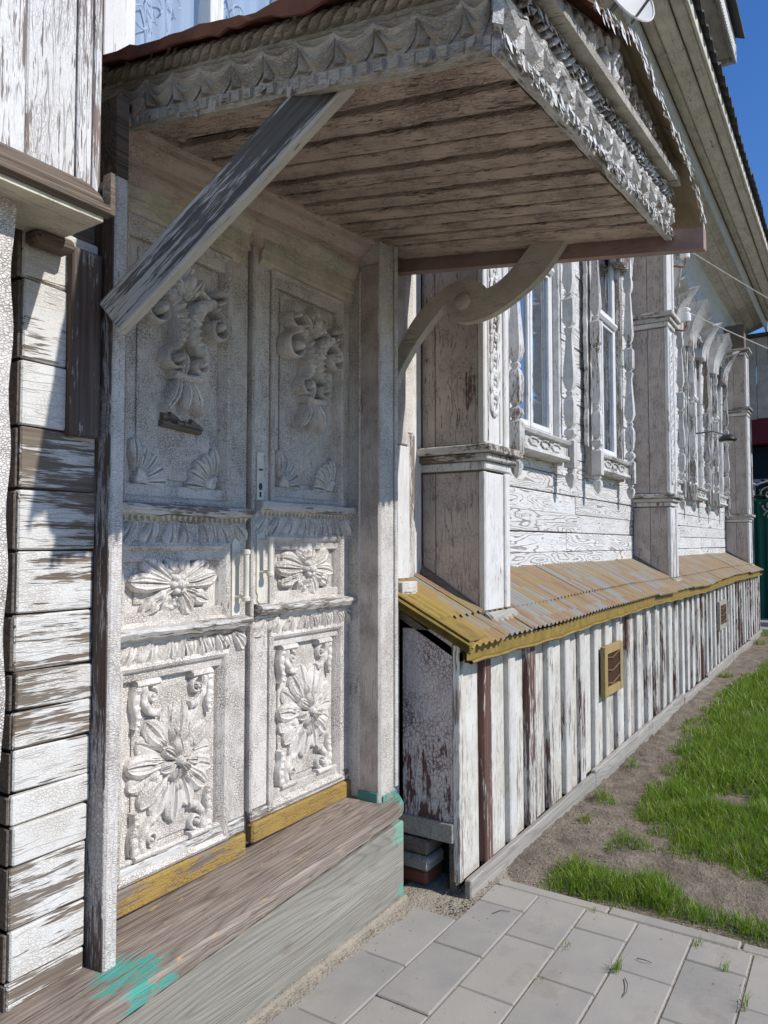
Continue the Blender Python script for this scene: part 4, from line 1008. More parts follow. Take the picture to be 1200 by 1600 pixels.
# carved fascias: backing board, dentil band, swags, rope, top strip
def fascia(T, L, mat, nm, seed):
    # T(a, h, o): a along 0..L, h up, o outward
    rr = random.Random(seed)
    f = MB(); pr = [(0, -.012), (.022, -.012), (.026, 0), (.022, .035), (.010, .042), (.008, .135), (.014, .140), (.018, .150), (.010, .158), (.010, .205), (0, .205)]
    n = 60; vs = []
    for i in range(n+1):
        a = L*i/n
        for o, h in pr: vs.append(T(a, h+.0025*noise.noise(Vector((a*40, h*30, seed))), o+.003*noise.noise(Vector((a*26, h*40, seed+4)))))
    m = len(pr); f.add(vs, [(i*m+j, i*m+(j+1) % m, (i+1)*m+(j+1) % m, (i+1)*m+j) for i in range(n) for j in range(m)]+[tuple(range(m)), tuple(range(n*m, n*m+m))])
    fb = build('fascia', f, mat, can)
    f = MB(); a = .004
    while a < L-.03:
        w = .030*rr.uniform(.8, 1.1); o = .030+rr.uniform(-.004, .004)
        vs = [T(a, -.002, .02), T(a+w, -.002, .02), T(a+w, .034, .02), T(a, .034, .02), T(a+.003, .001, o), T(a+w-.004, .001, o), T(a+w-.004, .030, o), T(a+.003, .030, o)]
        f.hexa(vs); a += .040
    build('dentil_band', f, mat, can)
    f = MB(); a = 0; k = 0; SW = .112
    while a < L-.03:
        sw = min(SW, L-a); na, nb = 14, 8; vs = []
        for i in range(na+1):
            u = -1+2*i/na
            for j in range(nb+1):
                t = j/nb; dep = (.092*(1-.78*abs(u)**1.7)+.006)*t
                rel = .013+.010*math.sin(t*math.pi)+.010*math.sin(t*6*math.pi)*(1-abs(u)**2)+.010*abs(u)**6*(1-t)
                if t == 1: rel = .006
                vs.append(T(a+sw*(i/na), .134-dep, rel+.008))
        f.add(vs, [(i*(nb+1)+j, (i+1)*(nb+1)+j, (i+1)*(nb+1)+j+1, i*(nb+1)+j+1) for i in range(na) for j in range(nb)])
        # tassel between swags
        f.add([T(a-.012, .128, .012), T(a+.012, .128, .012), T(a, .132, .030), T(a-.020, .05, .010), T(a+.020, .05, .010), T(a, .052, .026)], [(0, 2, 5, 3), (1, 4, 5, 2), (3, 5, 4)])
        a += SW; k += 1
    build('swag_carving', f, mat, can, smooth=True, fixn=False, shade_angle=45)
    f = MB(); a = .02
    while a < L-.01:
        vs = []; q = 8
        for i in range(5):
            t = i/4; r_ = .024*math.sin(math.pi*(.12+.76*t))**.6
            for k in range(q):
                w = 2*math.pi*k/q; vs.append(T(a+(t-.5)*.05+.45*r_*math.cos(w)*1.0, .182+(t-.5)*.030+r_*.9*math.cos(w), .012+r_*math.sin(w)*.95))
        f.add(vs, [(i*q+k, i*q+(k+1) % q, (i+1)*q+(k+1) % q, (i+1)*q+k) for i in range(4) for k in range(q)]+[tuple(range(q)), tuple(range(4*q, 5*q))]); a += .037
    build('rope_moulding', f, mat, can, smooth=True, shade_angle=50)
    # loose flakes of paint standing off the carving
    f = MB()
    for _ in range(460 if nm else 70):
        a = rr.uniform(0, L); h = rr.choice((rr.uniform(-.012, .20), rr.uniform(.160, .205), rr.uniform(.160, .205), rr.uniform(-.012, .02), rr.uniform(-.012, .02))); o = .026+rr.uniform(-.004, .008)
        w, hh, cu = rr.uniform(.004, .013), rr.uniform(.005, .022), rr.uniform(.003, .014); tt = rr.uniform(-.5, .5)
        vs = [T(a-w, h+hh+tt*w, o), T(a+w, h+hh-tt*w, o), T(a+w*.9, h, o+cu*.4), T(a-w*.8, h, o+cu*.5), T(a+w*.6, h-hh*.7, o+cu), T(a-w*.7, h-hh*.6, o+cu*1.1)]
        f.add(vs, [(0, 1, 2, 3), (3, 2, 4, 5)])
    o = build('loose_paint_flakes', f, 'flake' if nm else mat, can, fixn=False); o['kind'] = 'stuff'
    return fb
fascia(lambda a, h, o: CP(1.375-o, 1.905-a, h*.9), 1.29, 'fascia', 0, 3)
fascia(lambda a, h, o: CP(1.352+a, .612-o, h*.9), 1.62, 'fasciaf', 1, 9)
f = MB(); f.extr([(1.33, .188), (1.33, .214), (2.93, .214), (2.93, .188)], 'y', .545, .62, fn=CP); build('shelf_board', f, 'fascia', can)
# tympanum under the low gable
GX0, GX1, GP = 1.34, 3.20, 2.10
def gz(x):  return float(np.interp(x, [1.24, 2.1, 2.9, 3.1, 3.2], [.150, .375, .25, .15, .06]))
f = MB(); n = 30; vs = []
for i in range(n+1):
    x = 1.34+(2.92-1.34)*i/n
    for y_, h in ((.585, .214), (.585, max(.22, gz(x)+.02)), (.61, max(.22, gz(x)+.02)), (.61, .214)): vs.append(CP(x, y_, h))
f.add(vs, [(i*4+j, i*4+(j+1) % 4, (i+1)*4+(j+1) % 4, (i+1)*4+j) for i in range(n) for j in range(4)]); ty = build('tympanum', f, 'fasciaf', can)
f = MB(); T = lambda a, b, h: CP(GP+a, .585-h, b)
for sg in (-1, 1):
    for k in range(9):
        a = sg*(.06+k*.085); b = gz(GP+a)-.03
        if b < .24: continue
        pts = [(a+.032*math.cos(t)*sg, b-.01+.032*math.sin(t)) for t in [R(-60+30*i) for i in range(9)]]
        sweep(f, T, pts, [.018]*9, [.022]*9, k=4)
    for k in range(4):
        a = sg*(.10+k*.14); b = .265
        if gz(GP+a) > .30: volute(f, T, a, b, .04, 1.1, math.pi/2, sg, .016, .03); leaf(f, T, a+.03, b-.05, math.pi*.6, .09, .04, .03)
leaf(f, T, 0, .25, math.pi/2, .16, .08, .035, lobes=3)
build('wave_carving', f, 'fasciaf', can, smooth=True, shade_angle=50)
# roof sheets with ragged front edges
for nm, xa, xb in (('l', GX0, GP), ('m', GP-.02, 2.66), ('r', 2.63, GX1)):
    f = MB(); n = 22; vs = []; rows = (0, .5, 1)
    for i in range(n+1):
        x = xa+(xb-xa)*i/n; rg = .022*noise.noise(Vector((x*23, 3, 0)))+.014*noise.noise(Vector((x*60, 9, 0)))
        yf = .508+rg; dr = .018*noise.noise(Vector((x*9, 0, 5)))
        for s_ in (0, 1):
            for y_, hd in ((yf, -.045+dr), (.56, 0), (.75, .004), (1.9, .02)):
                vs.append(CP(x, y_, gz(x)+.025+hd+(.004 if nm == 'm' else 0)+(.005 if s_ else 0)))
    m = 8; fs = []
    for i in range(n):
        for s_ in (0, 4):
            for j in range(3):
                q = (i*m+s_+j, (i+1)*m+s_+j, (i+1)*m+s_+j+1, i*m+s_+j+1); fs.append(q if s_ else q[::-1])
        fs.append((i*m, (i+1)*m, (i+1)*m+4, i*m+4))
    fs += [(0, 4, 5, 1), (1, 5, 6, 2), (2, 6, 7, 3)]; b_ = n*m; fs += [(b_, b_+1, b_+5, b_+4), (b_+1, b_+2, b_+6, b_+5), (b_+2, b_+3, b_+7, b_+6)]
    f.add(vs, fs); build('roof_sheet', f, 'rust' if nm == 'l' else 'rustpale', can, fixn=False)
f = MB(); n = 40; vs = []
for i in range(n+1):
    y_ = .50+1.40*i/n; dr = .014*noise.noise(Vector((y_*7, 1, 2)))+.01*noise.noise(Vector((y_*25, 1, 2))); d2 = .016*noise.noise(Vector((y_*11, 4, 2)))+.010*noise.noise(Vector((y_*31, 4, 2)))
    for x, h in ((1.292, .160+dr*1.6), (1.296, .192+d2), (1.40, .225), (1.40, .214), (1.303, .184+d2), (1.300, .160+dr*1.6)): vs.append(CP(x, y_, h))
f.add(vs, [(i*6+j, i*6+(j+1) % 6, (i+1)*6+(j+1) % 6, (i+1)*6+j) for i in range(n) for j in range(6)]); build('eave_flashing', f, 'rust', can)
f = MB(); rr = random.Random(5)
for _ in range(150):                                   # curled flakes along the metal edge
    x = rr.uniform(1.7, 3.15); h = gz(x)-.01; w, hh = rr.uniform(.004, .012), rr.uniform(.012, .045); y_ = .503+rr.uniform(-.008, .012)
    f.add([CP(x-w, y_, h), CP(x+w, y_, h), CP(x+w*.7, y_-.008, h-hh), CP(x-w*.5, y_-.005, h-hh*.8)], [(0, 1, 2, 3)])
o = build('edge_flakes', f, 'flake', can, fixn=False); o['kind'] = 'stuff'
# end beam on the right with projecting tail
f = MB(); f.extr([(2.962, -.052), (3.022, -.052), (3.022, .03), (2.962, .03)], 'y', .475, 1.90, fn=CP, n=4); build('end_beam', f, 'beam', can)
f = MB(); f.extr([(3.024, .0), (3.12, .0), (3.12, .012), (3.024, .012)], 'y', .60, 1.90, fn=CP); build('end_soffit', f, 'rustpale', can)
# straight brace on the left, built along its own axis so the grain follows it
A = Vector((1.262, 1.70, 2.115)); B = Vector((1.40, 1.03, 2.645))
ax = (B-A); L = ax.length; ax.normalize(); sd = Vector((1, 0, 0)); sd = (sd-ax*sd.dot(ax)).normalized(); upv = sd.cross(ax)
def oriented(name, mat, L, w, t, c, parent, org):
    mb = MB().cbox(0, L, -t/2, t/2, -w/2, w/2, c=c)
    me = bpy.data.meshes.new(name); me.from_pydata(mb.v, [], mb.f); bm = bmesh.new(); bm.from_mesh(me); bmesh.ops.recalc_face_normals(bm, faces=bm.faces); bm.to_mesh(me); bm.free()
    me.materials.append(W[mat]); o = bpy.data.objects.new(name, me); COL.objects.link(o)
    from mathutils import Matrix
    M = Matrix((ax, sd, upv)).transposed(); o.rotation_euler = M.to_euler(); o.location = org-Vector(OFF[parent.name]); o.parent = parent; OFF[o.name] = np.array(org); return o
oriented('brace', 'brace', L, .105, .034, .005, can, A)
oriented('brace_lit_edge', 'bracelit', L, .012, .038, .003, can, A+upv*(.0585 if upv.z < 0 else -.0585))  # thin pale strip, paints bounced light onto the brace's lower edge
# S-scroll bracket on the right
f = MB()
up_ = curve_pts([(1.835, 2.325), (1.80, 2.40), (1.70, 2.54), (1.58, 2.635), (1.46, 2.672), (1.37, 2.64), (1.345, 2.575)], 30)
lo_ = curve_pts([(1.82, 2.215), (1.77, 2.32), (1.68, 2.44), (1.58, 2.54), (1.535, 2.575), (1.53, 2.545), (1.50, 2.500)], 30)
def ribbon(mb, a, b, x0, x1):
    n = len(a); vs = []
    for (y0, z0), (y1, z1) in zip(a, b): vs += [(x0, y0, z0), (x0, y1, z1), (x1, y1, z1), (x1, y0, z0)]
    mb.add(vs, [(i*4+j, i*4+(j+1) % 4, (i+1)*4+(j+1) % 4, (i+1)*4+j) for i in range(n-1) for j in range(4)]+[(0, 1, 2, 3), (4*n-4, 4*n-3, 4*n-2, 4*n-1)])
ribbon(f, up_, lo_, 2.885, 2.93)
up2 = curve_pts([(1.53, 2.56), (1.44, 2.60), (1.36, 2.605), (1.28, 2.63), (1.19, 2.70), (1.11, 2.785), (1.07, 2.83)], 30)
lo2 = curve_pts([(1.53, 2.535), (1.50, 2.495), (1.43, 2.475), (1.32, 2.49), (1.20, 2.545), (1.08, 2.63), (.965, 2.77)], 30)
ribbon(f, up2, lo2, 2.8865, 2.9285)
br = build('scroll_bracket', f, 'scroll', can, smooth=True, shade_angle=35)
f = MB(); f.lathe((2.870, 1.452, 2.572), [(.030, 0), (.038, .006), (.038, .02)], 16, 'x'); build('bracket_boss', f, 'scroll', can, smooth=True)

# ------------------------------------------------------------------ doorstep
step = thing('door_step', 'worn wooden doorstep with flaking teal and yellow paint below the carved doors', 'step', (1.9, 1.7, 0))
f = MB(); n = 40; vs = []
for i in range(n+1):
    x = .96+(2.765-.96)*i/n; yf = 1.575+.075*(x-.96)/1.8; w_ = .004*noise.noise(Vector((x*14, 0, 0)))
    if x > 2.70: yf += (x-2.70)*.9
    for y_, z_ in ((yf+w_, .372), (yf-.004+w_, .378+w_), (yf-.004+w_*1.5, .412+w_*.5), (yf+.008+w_, .424+w_*.4), (1.74, .428), (1.742, .424), (1.744, .428), (1.93, .432), (1.93, .36), (1.74, .36)): vs.append((x, y_, z_-.07+.038*(x-1.17)))
m = 10; f.add(vs, [(i*m+j, i*m+(j+1) % m, (i+1)*m+(j+1) % m, (i+1)*m+j) for i in range(n) for j in range(m)]+[tuple(range(m)), tuple(range(n*m, n*m+m))])
build('tread', f, 'tread', step)
def mat_riser():
    def extra(s, c):
        p = s.n('NewGeometry').outputs['Position']; n = s.noise(p, 22, 5, .65)
        for cx, cz, rr, cl in ((2.69, .30, .07, (.20, .40, .30)), (2.70, .03, .06, (.10, .36, .27)), (1.10, .10, .16, (.10, .42, .32))):
            d = s.n('VectorMath', operation='DISTANCE'); s.set(d.inputs[0], p); d.inputs[1].default_value = (cx, 1.66, cz)
            f_ = s.math('ADD', s.math('DIVIDE', d.outputs['Value'], rr), s.math('MULTIPLY', s.math('SUBTRACT', n, .5), 3.))
            c = s.mix(s.math('MULTIPLY', s.ramp(f_, 1., .8), .7), c, cl)
        # knots
        for cx, cz in ((1.93, .16),):
            d = s.n('VectorMath', operation='DISTANCE'); s.set(d.inputs[0], s.vmath('MULTIPLY', p, (.8, 0, 1.))); d.inputs[1].default_value = (cx*.8, 0, cz)
            q = s.math('PINGPONG', s.math('MULTIPLY', d.outputs['Value'], 60.), .5)
            c = s.mix(s.math('MULTIPLY', s.ramp(s.math('ADD', d.outputs['Value'], s.math('MULTIPLY', s.math('SUBTRACT', n, .5), .05)), .030, .012), .6), c, (.20, .165, .125))
        return c
    return wood('riser_wood', 'x', (.195, .178, .146), (.325, .305, .258), extra=extra, fine=45, kk=.3)
W['riser'] = mat_riser()
f = MB().cbox(.9, 2.70, 1.648, 1.692, .015, .335, c=.006); f.v = [(x, y-.03*(2.7-x)/1.7, z-(.038*(2.7-x) if z > .2 else 0)) for x, y, z in f.v]; build('riser', f, 'riser', step)
f = MB().cbox(.9, 2.715, 1.630, 1.70, -.03, .028, c=.010); f.v = [(x, y-.03*(2.7-x)/1.7+.004*noise.noise(Vector((x*8, 0, 0))), z) for x, y, z in f.v]; build('ground_sill', f, 'sand', step)
build('support_block', MB().cbox(.97, 2.6, 1.72, 1.9, .0, .27), 'void', step)
f = MB().cbox(.93, 1.10, 1.60, 1.80, .17, .275, c=.01); build('corner_block', f, 'brownwood', step)
f = MB().cbox(2.62, 2.70, 1.675, 1.75, .336, .371, c=.006); build('packing_strip', f, 'greywood', step)

# ------------------------------------------------------------------ fittings on the house
def insulator(x, z, label):
    t = thing('ceramic_insulator', label, 'insulator', (x, 1.47, z), 'white insulators on the middle pilaster')
    b = MB().lathe((x, 1.45, z), [(.030, 0), (.046, .004), (.048, .05), (.046, .085), (.030, .092), (.030, .104), (.042, .112), (.042, .135), (.030, .145)], 14)
    build('ceramic_body', b, 'ceramic', t, smooth=True)
    h = MB().tube([(x, 1.45, z+.01), (x, 1.45, z-.05), (x-.02, 1.455, z-.085), (x-.06, 1.48, z-.10), (x-.09, 1.53, z-.09), (x-.09, 1.56, z-.09)], .011, 7)
    build('iron_hook', h, 'rustrod', t, smooth=True)
insulator(7.93, 4.43, 'white ceramic insulator on a rusty hook, the upper of two beside the pilaster')
insulator(7.93, 3.77, 'white ceramic insulator on a rusty hook, the lower of two beside the pilaster')
for (z0, e, lb) in ((4.53, (30, -4.0, 6.4), 'thin wire running from the upper white insulator past the eaves'), (3.87, (30, -4.0, 6.0), 'thin wire running from the lower white insulator past the eaves')):
    a = Vector((7.96, 1.43, z0)); b = Vector(e); pts = [a.lerp(b, t)+Vector((0, 0, -.5*4*t*(1-t))) for t in [i/24 for i in range(25)]]
    tag(build('wire', MB().tube(pts, .006, 5), 'iron'), lb, 'wire')
tag(build('lead_wire', MB().tube([(7.97, 1.44, 4.50), (8.02, 1.5, 4.42), (7.99, 1.52, 4.2), (8.0, 1.53, 4.0), (7.97, 1.45, 3.90)], .006, 5), 'iron', smooth=True), 'short slack wire joining the two white insulators', 'wire')
lampt = thing('wall_lamp', 'small black oval lamp on an arm in front of the far windows', 'lamp', (10.5, 1.45, 2.9))
build('lamp_head', MB().lathe((10.52, 1.44, 2.87), [(.02, .07), (.06, .06), (.10, .03), (.115, 0), (.10, -.025), (.03, -.03)], 18, 'z', sx=1.1), 'black', lampt, smooth=True)
build('lamp_arm', MB().tube([(10.46, 1.86, 2.97), (10.46, 1.6, 2.985), (10.5, 1.46, 2.93)], .012, 6), 'steel', lampt)
build('lamp_lens', MB().lathe((10.52, 1.44, 2.842), [(.07, 0), (.06, -.012), (.01, -.016)], 14), 'ceramic', lampt)
dish = thing('satellite_dish', 'pale grey satellite dish fixed above the canopy under the eaves', 'dish', (5.0, 1.3, 5.2))
c0 = Vector((4.93, 1.27, 5.20)); nrm = Vector((-.45, -.85, .30)).normalized(); ta = nrm.cross(Vector((0, 0, 1))).normalized(); tb = nrm.cross(ta)
f = MB(); vs = []
for back in (0, 1):
    for i in range(7):
        r = .255*i/6+.0001
        for k in range(28):
            w = 2*math.pi*k/28; vs.append(c0+ta*math.cos(w)*r*.92+tb*math.sin(w)*r+nrm*(.75*r*r-(.006 if back else 0)))
fs = [(b*196+i*28+k, b*196+i*28+(k+1) % 28, b*196+(i+1)*28+(k+1) % 28, b*196+(i+1)*28+k) for b in (0, 1) for i in range(6) for k in range(28)]
fs += [(6*28+k, 6*28+(k+1) % 28, 196+6*28+(k+1) % 28, 196+6*28+k) for k in range(28)]
f.add(vs, fs); build('reflector', f, 'dish', dish, smooth=True, fixn=True, shade_angle=40)
f = MB().tube([c0+ta*math.cos(2*math.pi*k/28)*.235+tb*math.sin(2*math.pi*k/28)*.257+nrm*.049 for k in range(29)], .007, 6, False); build('rim', f, 'ceramic', dish, smooth=True)
build('feed_arm', MB().tube([c0-tb*.0+Vector((0, 0, -.24))*0+tb*.24, c0+tb*.2+nrm*.3], .01, 6), 'steel', dish)
build('mount', MB().tube([c0-nrm*.01, c0-nrm*.15, (4.97, 1.90, 5.0)], .018, 7), 'steel', dish)

# ------------------------------------------------------------------ far end: gate, neighbour, trees
gate = thing('sheet_gate', 'green ribbed metal gate with pale iron scrolls at the far house corner', 'gate', (15.2, 0, 0))
f = MB(); n = 120; vs = []
for i in range(n+1):
    y_ = 1.95-4.2*i/n; d = .012*(1 if (i % 4) < 2 else -1); vs += [(15.2+d, y_, .14), (15.2+d, y_, 2.30)]
f.add(vs, [(2*i, 2*i+2, 2*i+3, 2*i+1) for i in range(n)]); build('gate_sheet', f, 'green', gate, fixn=False)
f = MB()
for y_ in (1.9, .3, -1.4): f.cbox(15.16, 15.22, y_-.03, y_+.03, 0, 2.6)
f.cbox(15.165, 15.18, -2.2, 1.9, 2.28, 2.32); build('gate_frame', f, 'green', gate)
f = MB()
for k in range(9):
    cy = 1.75-k*.36
    for sg, cz_, r in ((1, 2.42, .15), (-1, 2.20, .12), (1, 2.02, .10)):
        pts = [(15.14, cy+(r*(1-.8*t))*math.cos(sg*t*8), cz_+(r*(1-.8*t))*math.sin(sg*t*8)) for t in [i/20 for i in range(21)]]; f.tube(pts, .014, 5)
    f.tube([(15.14, cy+.2, 2.6), (15.14, cy, 2.66), (15.14, cy-.18, 2.58)], .016, 5)
build('iron_scrolls', f, 'iron', gate, smooth=True)
gp = thing('gate_roof', 'pale boarded gable hanging beside the far house corner above the green gate', 'roof', (15.1, 1.3, 3.7))
yy = 1.74
while yy > -.6:
    build('gable_board', MB().cbox(15.0, 15.03, yy-.19, yy-.004, 3.80+U(-.02, .02), 5.30), 'eave', gp); yy -= .194
build('roof_slab', MB().cbox(14.9, 17.5, -.8, 1.8, 5.302, 5.36), 'asbestos', gp)
build('gable_post', MB().cbox(15.035, 15.15, 1.66, 1.76, .0, 5.30), 'casing', gp)
nb = thing('neighbour_house', 'dark blue neighbouring house with red roof edge behind the green gate', 'house', (20, 1.5, 0))
build('wall', MB().box(19.0, 25, -2.5, 3.5, 0, 3.75), 'navy', nb)
build('roof', MB().extr([(-3, 4.15), (.5, 5.8), (4, 4.15), (4, 3.78), (-3, 3.78)], 'x', 18.6, 25.5), 'redroof', nb)
f = MB(); f.cbox(18.95, 19.0, .9, 2.1, 1.6, 3.0); wf = build('window', f, 'frame', nb); build('pane', MB().box(18.94, 18.948, .98, 2.02, 1.68, 2.92), 'navy', wf)
slab = thing('entrance_slab', 'grey concrete slabs stepped at the foot of the green gate', 'slab', (14.6, 1.0, 0))
build('lower_slab', MB().cbox(13.95, 15.1, -.6, 1.62, -.05, .07, c=.01), 'concrete', slab); build('upper_slab', MB().cbox(14.35, 15.1, -.6, 1.62, .074, .15, c=.01), 'concrete', slab)

def tree(x, y, h, r, label, seed):
    t = thing('leafy_tree', label, 'tree', (x, y, 0), 'trees beyond the gate'); rr = random.Random(seed)
    tr_ = MB().tube([(x, y, 0), (x+.05, y, h*.3), (x, y+.1, h*.6), (x+.1, y, h*.9)], [.16, .13, .09, .03], 8)
    for k in range(7):
        a = k*2.4; z0 = h*(.35+.07*k); tr_.tube([(x, y, z0), (x+math.cos(a)*r*.4, y+math.sin(a)*r*.4, z0+.5), (x+math.cos(a)*r*.8, y+math.sin(a)*r*.8, z0+.8)], [.06, .04, .015], 5)
    build('trunk', tr_, 'bark', t)
    f = MB()
    cl = [(rr.gauss(0, r*.45), rr.gauss(0, r*.45), h*.65+rr.gauss(0, h*.16)) for _ in range(26)]
    for c in cl:
        for _ in range(90):
            p = Vector((x+c[0]+rr.gauss(0, .28), y+c[1]+rr.gauss(0, .28), max(.8, c[2]+rr.gauss(0, .26)))); d = Vector((rr.gauss(0, 1), rr.gauss(0, 1), rr.gauss(0, 1))).normalized()*.09; e_ = d.cross(Vector((rr.gauss(0, 1), rr.gauss(0, 1), 1))).normalized()*.045
            f.quad(p-d, p+e_, p+d, p-e_)
    build('crown', f, 'foliage', t, fixn=False)
s = NT('tree_foliage'); p = s.coords(); s.col(s.mix(s.ramp(s.noise(p, 2, 3), .4, .65), (.035, .075, .012), (.09, .15, .03))); s.rough(.6); W['foliage'] = s.m
tree(17.2, .7, 3.6, 1.0, 'leafy tree between the green gate and the dark neighbouring house', 3)
tree(18.0, -2.2, 5.2, 1.8, 'taller leafy tree beyond the gate, farther from the old house', 8)

# ------------------------------------------------------------------ grass, weeds, litter
def interp(x, xs_, ys_): return float(np.interp(x, xs_, ys_))
def blades(n, region, hmin, hmax, seed):
    """region(x,y)->height factor or 0"""
    rr = np.random.default_rng(seed); V = []; F = []; Tn = []
    return rr
def in_grass(x, y):
    n = noise.noise(Vector((x*3.2, y*3.2, 0)))+.6*noise.noise(Vector((x*9, y*9, 4)))
    left = interp(x, [3.2, 4.2, 4.6, 5.2, 6.5, 8.2, 10, 13.5], [1.05, 1.10, 1.14, 1.2, 1.30, 1.26, 1.18, 1.15])
    near_edge = interp(y, [-1.5, .3, .55, .9, 1.12], [3.58, 3.62, 3.74, 3.98, 4.22])   # lower boundary of the main lawn
    v = 0.
    if x > near_edge and y < left:
        v = min((x-near_edge)*3.2, (left-y)*4.0, 1.1)+.55*n
        d = math.hypot((x-4.75)/.22, (y-.62)/.13)
        if d < 1.3: v -= (1.3-d)*1.2
    # clump along the paving edge
    top = interp(y, [-1.5, .32, .62, .78, .95, 1.15, 1.26], [3.38, 3.40, 3.40, 3.50, 3.48, 3.48, 3.36])
    if 3.145 < x < top and y < 1.24:
        v2 = min((x-3.14)*9, (top-x)*7, (1.24-y)*8, 1.)*.9+.45*n+(.25 if y > .82 else -.12)
        v = max(v, v2)
    if v < .2 and 3.4 < x < 4.3 and y < 1.1 and n > .12: v = max(v, (n-.12)*.75)
    for cx, cy, r in ((4.42, 1.31, .09), (4.02, 1.30, .05), (5.2, 1.34, .06), (9.2, 1.33, .12), (12.6, 1.36, .2), (13.6, 1.3, .3)):
        d = math.hypot(x-cx, y-cy)/r
        if d < 1: v = max(v, 1-d)
    return v
def make_blades(spots, name, flat=False):
    n = len(spots); V = np.zeros((n, 7, 3)); t = np.zeros((n, 7)); rr = np.random.default_rng(4)
    P = np.array([s_[:3] for s_ in spots]); H = np.array([s_[3] for s_ in spots]); wd = np.array([s_[4] for s_ in spots])
    an = rr.uniform(0, 6.283, n); ln = rr.uniform(.1, .75, n)*H; fa = rr.uniform(0, 6.283, n)
    dx, dy = np.cos(an)*ln, np.sin(an)*ln; wx, wy = np.cos(fa)*wd, np.sin(fa)*wd
    tint = rr.random(n)
    if flat: tint = tint*.05+.955; dx, dy = dx*4, dy*4; H = H*.35
    for k, (u, w_) in enumerate(((0, 1), (.4, .85), (.75, .55))):
        for s_, q in ((-1, 0), (1, 1)):
            V[:, k*2+q, 0] = P[:, 0]+dx*u**2+wx*w_*s_; V[:, k*2+q, 1] = P[:, 1]+dy*u**2+wy*w_*s_; V[:, k*2+q, 2] = P[:, 2]+H*u*(1-.15*u)
    V[:, 6, 0] = P[:, 0]+dx*1.08; V[:, 6, 1] = P[:, 1]+dy*1.08; V[:, 6, 2] = P[:, 2]+H*.9
    me = bpy.data.meshes.new(name); base = (np.arange(n)*7)[:, None]
    quads = np.concatenate([base+np.array([[0, 1, 3, 2]]), base+np.array([[2, 3, 5, 4]])], 1).reshape(-1, 4); tris = (base+np.array([[4, 5, 6]])).reshape(-1, 3)
    lv = np.concatenate([quads.ravel(), tris.ravel()]); me.vertices.add(n*7); me.vertices.foreach_set('co', V.ravel())
    me.loops.add(len(lv)); me.loops.foreach_set('vertex_index', lv.astype(np.int32))
    nq, nt = len(quads), len(tris); me.polygons.add(nq+nt)
    ls_ = np.concatenate([np.arange(nq)*4, nq*4+np.arange(nt)*3]); me.polygons.foreach_set('loop_start', ls_.astype(np.int32))
    me.update(calc_edges=True); me.validate()
    at_ = me.attributes.new('tint', 'FLOAT', 'POINT'); at_.data.foreach_set('value', np.repeat(tint, 7).astype(np.float32))
    me.materials.append(W['grass']); o = bpy.data.objects.new(name, me); COL.objects.link(o); OFF[o.name] = np.zeros(3); return o
spots = []
rr = random.Random(21)
for (xa, xb, ya, yb, dens, hm) in ((3.13, 4.7, -.9, 1.4, 13000, 1.), (4.7, 7, -1.6, 1.42, 6500, 1.05), (7, 10.5, -2.5, 1.42, 2600, 1.15), (10.5, 15, -4, 1.45, 1100, 1.3)):
    for _ in range(int((xb-xa)*(yb-ya)*dens)):
        x, y = rr.uniform(xa, xb), rr.uniform(ya, yb); v = in_grass(x, y)
        if v > .08 and rr.random() < min(1, v*1.5):
            spots.append((x+rr.gauss(0, .004), y, ground_z(x, y)-.004, hm*(.022+.075*min(1, v)*rr.uniform(.35, 1.25))*(.75+.5*(noise.noise(Vector((x*6, y*6, 9)))+.5)), rr.uniform(.0011, .0024)*(1 if x < 4.7 else 1.5 if x < 7 else 2.3)))
dry = []
for _ in range(3200):
    x, y = rr.uniform(3.16, 6.5), rr.uniform(.1, 1.42)
    if in_grass(x, y) < .3: dry.append((x, y, ground_z(x, y)+.002, rr.uniform(.006, .022), rr.uniform(.0008, .0016)))
dg = make_blades(dry, 'dry_grass', True); tag(dg, 'dry straw and dead stalks scattered over the bare soil', 'straw', kind='stuff')
gr = make_blades(spots, 'grass'); tag(gr, 'bright green lawn grass growing beside the bare soil strip', 'grass', kind='stuff')
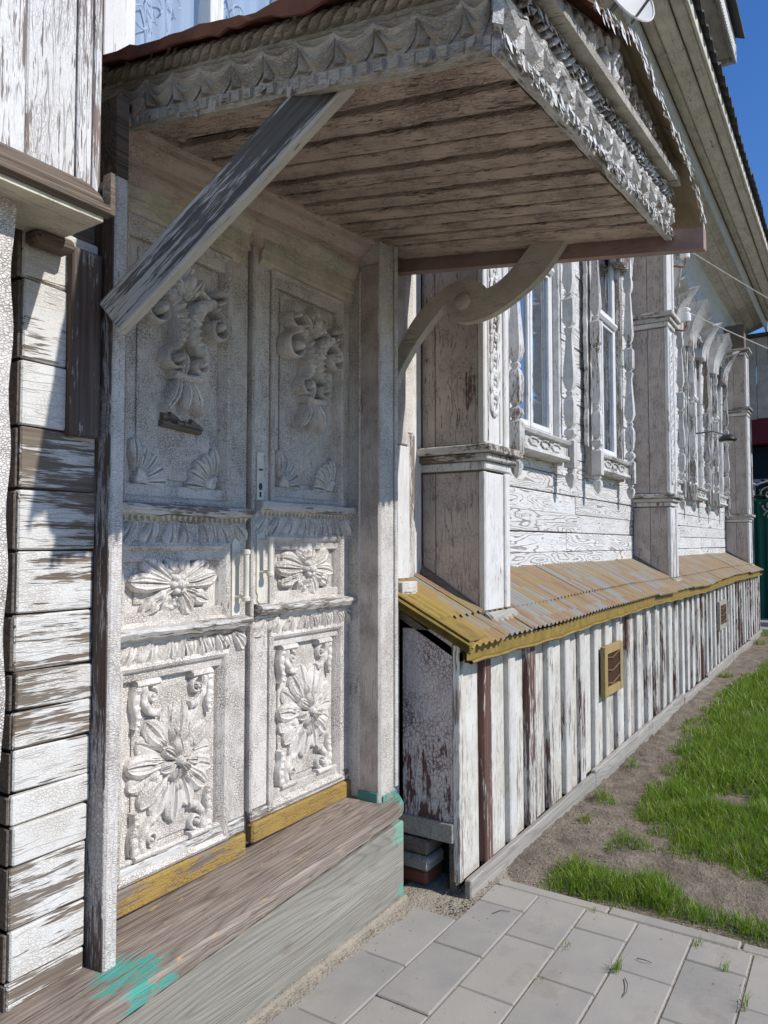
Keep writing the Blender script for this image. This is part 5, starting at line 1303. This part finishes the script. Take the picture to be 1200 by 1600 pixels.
for i, (x, y, n, h, lb) in enumerate(((2.678, .757, 46, .07, 'largest weed tuft in a paving joint, with dry stems'), (2.726, .957, 16, .03, 'small green weed in a paving joint nearest the house wall'), (2.471, .960, 12, .022, 'tiny weed at a paver corner in front of the doorstep'),
        (3.016, .548, 26, .045, 'weed tuft in the joint close to the paving border'), (2.89, .44, 24, .045, 'sparse weed along a short cross joint between two pavers'), (2.692, .350, 18, .06, 'tall sparse weed at the right edge of the paving'), (3.05, .955, 14, .03, 'small weed where a joint meets the border stones'))):
    sp = [(x+rr.gauss(0, .016), y+rr.gauss(0, .006), -.006, h*rr.uniform(.4, 1.1), .0012) for _ in range(n)]
    tag(make_blades(sp, 'weed'), lb, 'weed', 'weeds in the paving joints')
for pts, lb in (([(2.66, .73, .004), (2.60, .70, .008), (2.54, .69, .006), (2.49, .695, .004)], 'dark twig lying beside the big weed tuft'), ([(2.79, .73, .004), (2.78, .69, .010), (2.79, .65, .004)], 'short curved twig on a paver near the grass'),
                ([(2.74, .38, .004), (2.69, .355, .012), (2.63, .37, .006)], 'dark twig at the right edge of the paving'), ([(2.78, 1.30, .004), (2.84, 1.27, .006), (2.86, 1.22, .004)], 'thin pale stalk on the paver by the skirt corner')):
    tag(build('twig', MB().tube([(x+(pts[1][0]-x)*.35, y+(pts[1][1]-y)*.35, z) for x, y, z in pts], [.0018, .0016, .0013, .001][:len(pts)], 5), 'twig', smooth=True), lb, 'twig', 'twigs on the paving')
f = MB(); rr = random.Random(2)
for _ in range(420):
    x, y = rr.choice(((rr.uniform(2.72, 3.1), 1.42+rr.gauss(0, .06)), (3.13+abs(rr.gauss(0, .1)), rr.uniform(.2, 1.4)), (rr.uniform(3.2, 4.6), rr.uniform(1.0, 1.4))))
    z = ground_z(x, y) if x > 3.1 else -.004; s_ = rr.uniform(.002, .007)
    f.lathe((x, y, z), [(s_*.6, 0), (s_, s_*.5), (s_*.4, s_)], 5, rot=rr.random()*6)
for _ in range(170):
    x, y = rr.uniform(1.2, 3.05), rr.uniform(-.3, 1.6); s_ = rr.uniform(.0012, .0035)
    f.lathe((x, y, .0005), [(s_*.6, 0), (s_, s_*.4), (s_*.4, s_*.8)], 5, rot=rr.random()*6)
tag(build('soil_litter', f, 'sand', fixn=False), 'pale wood chips and crumbs strewn on the bare soil', 'litter', kind='stuff')
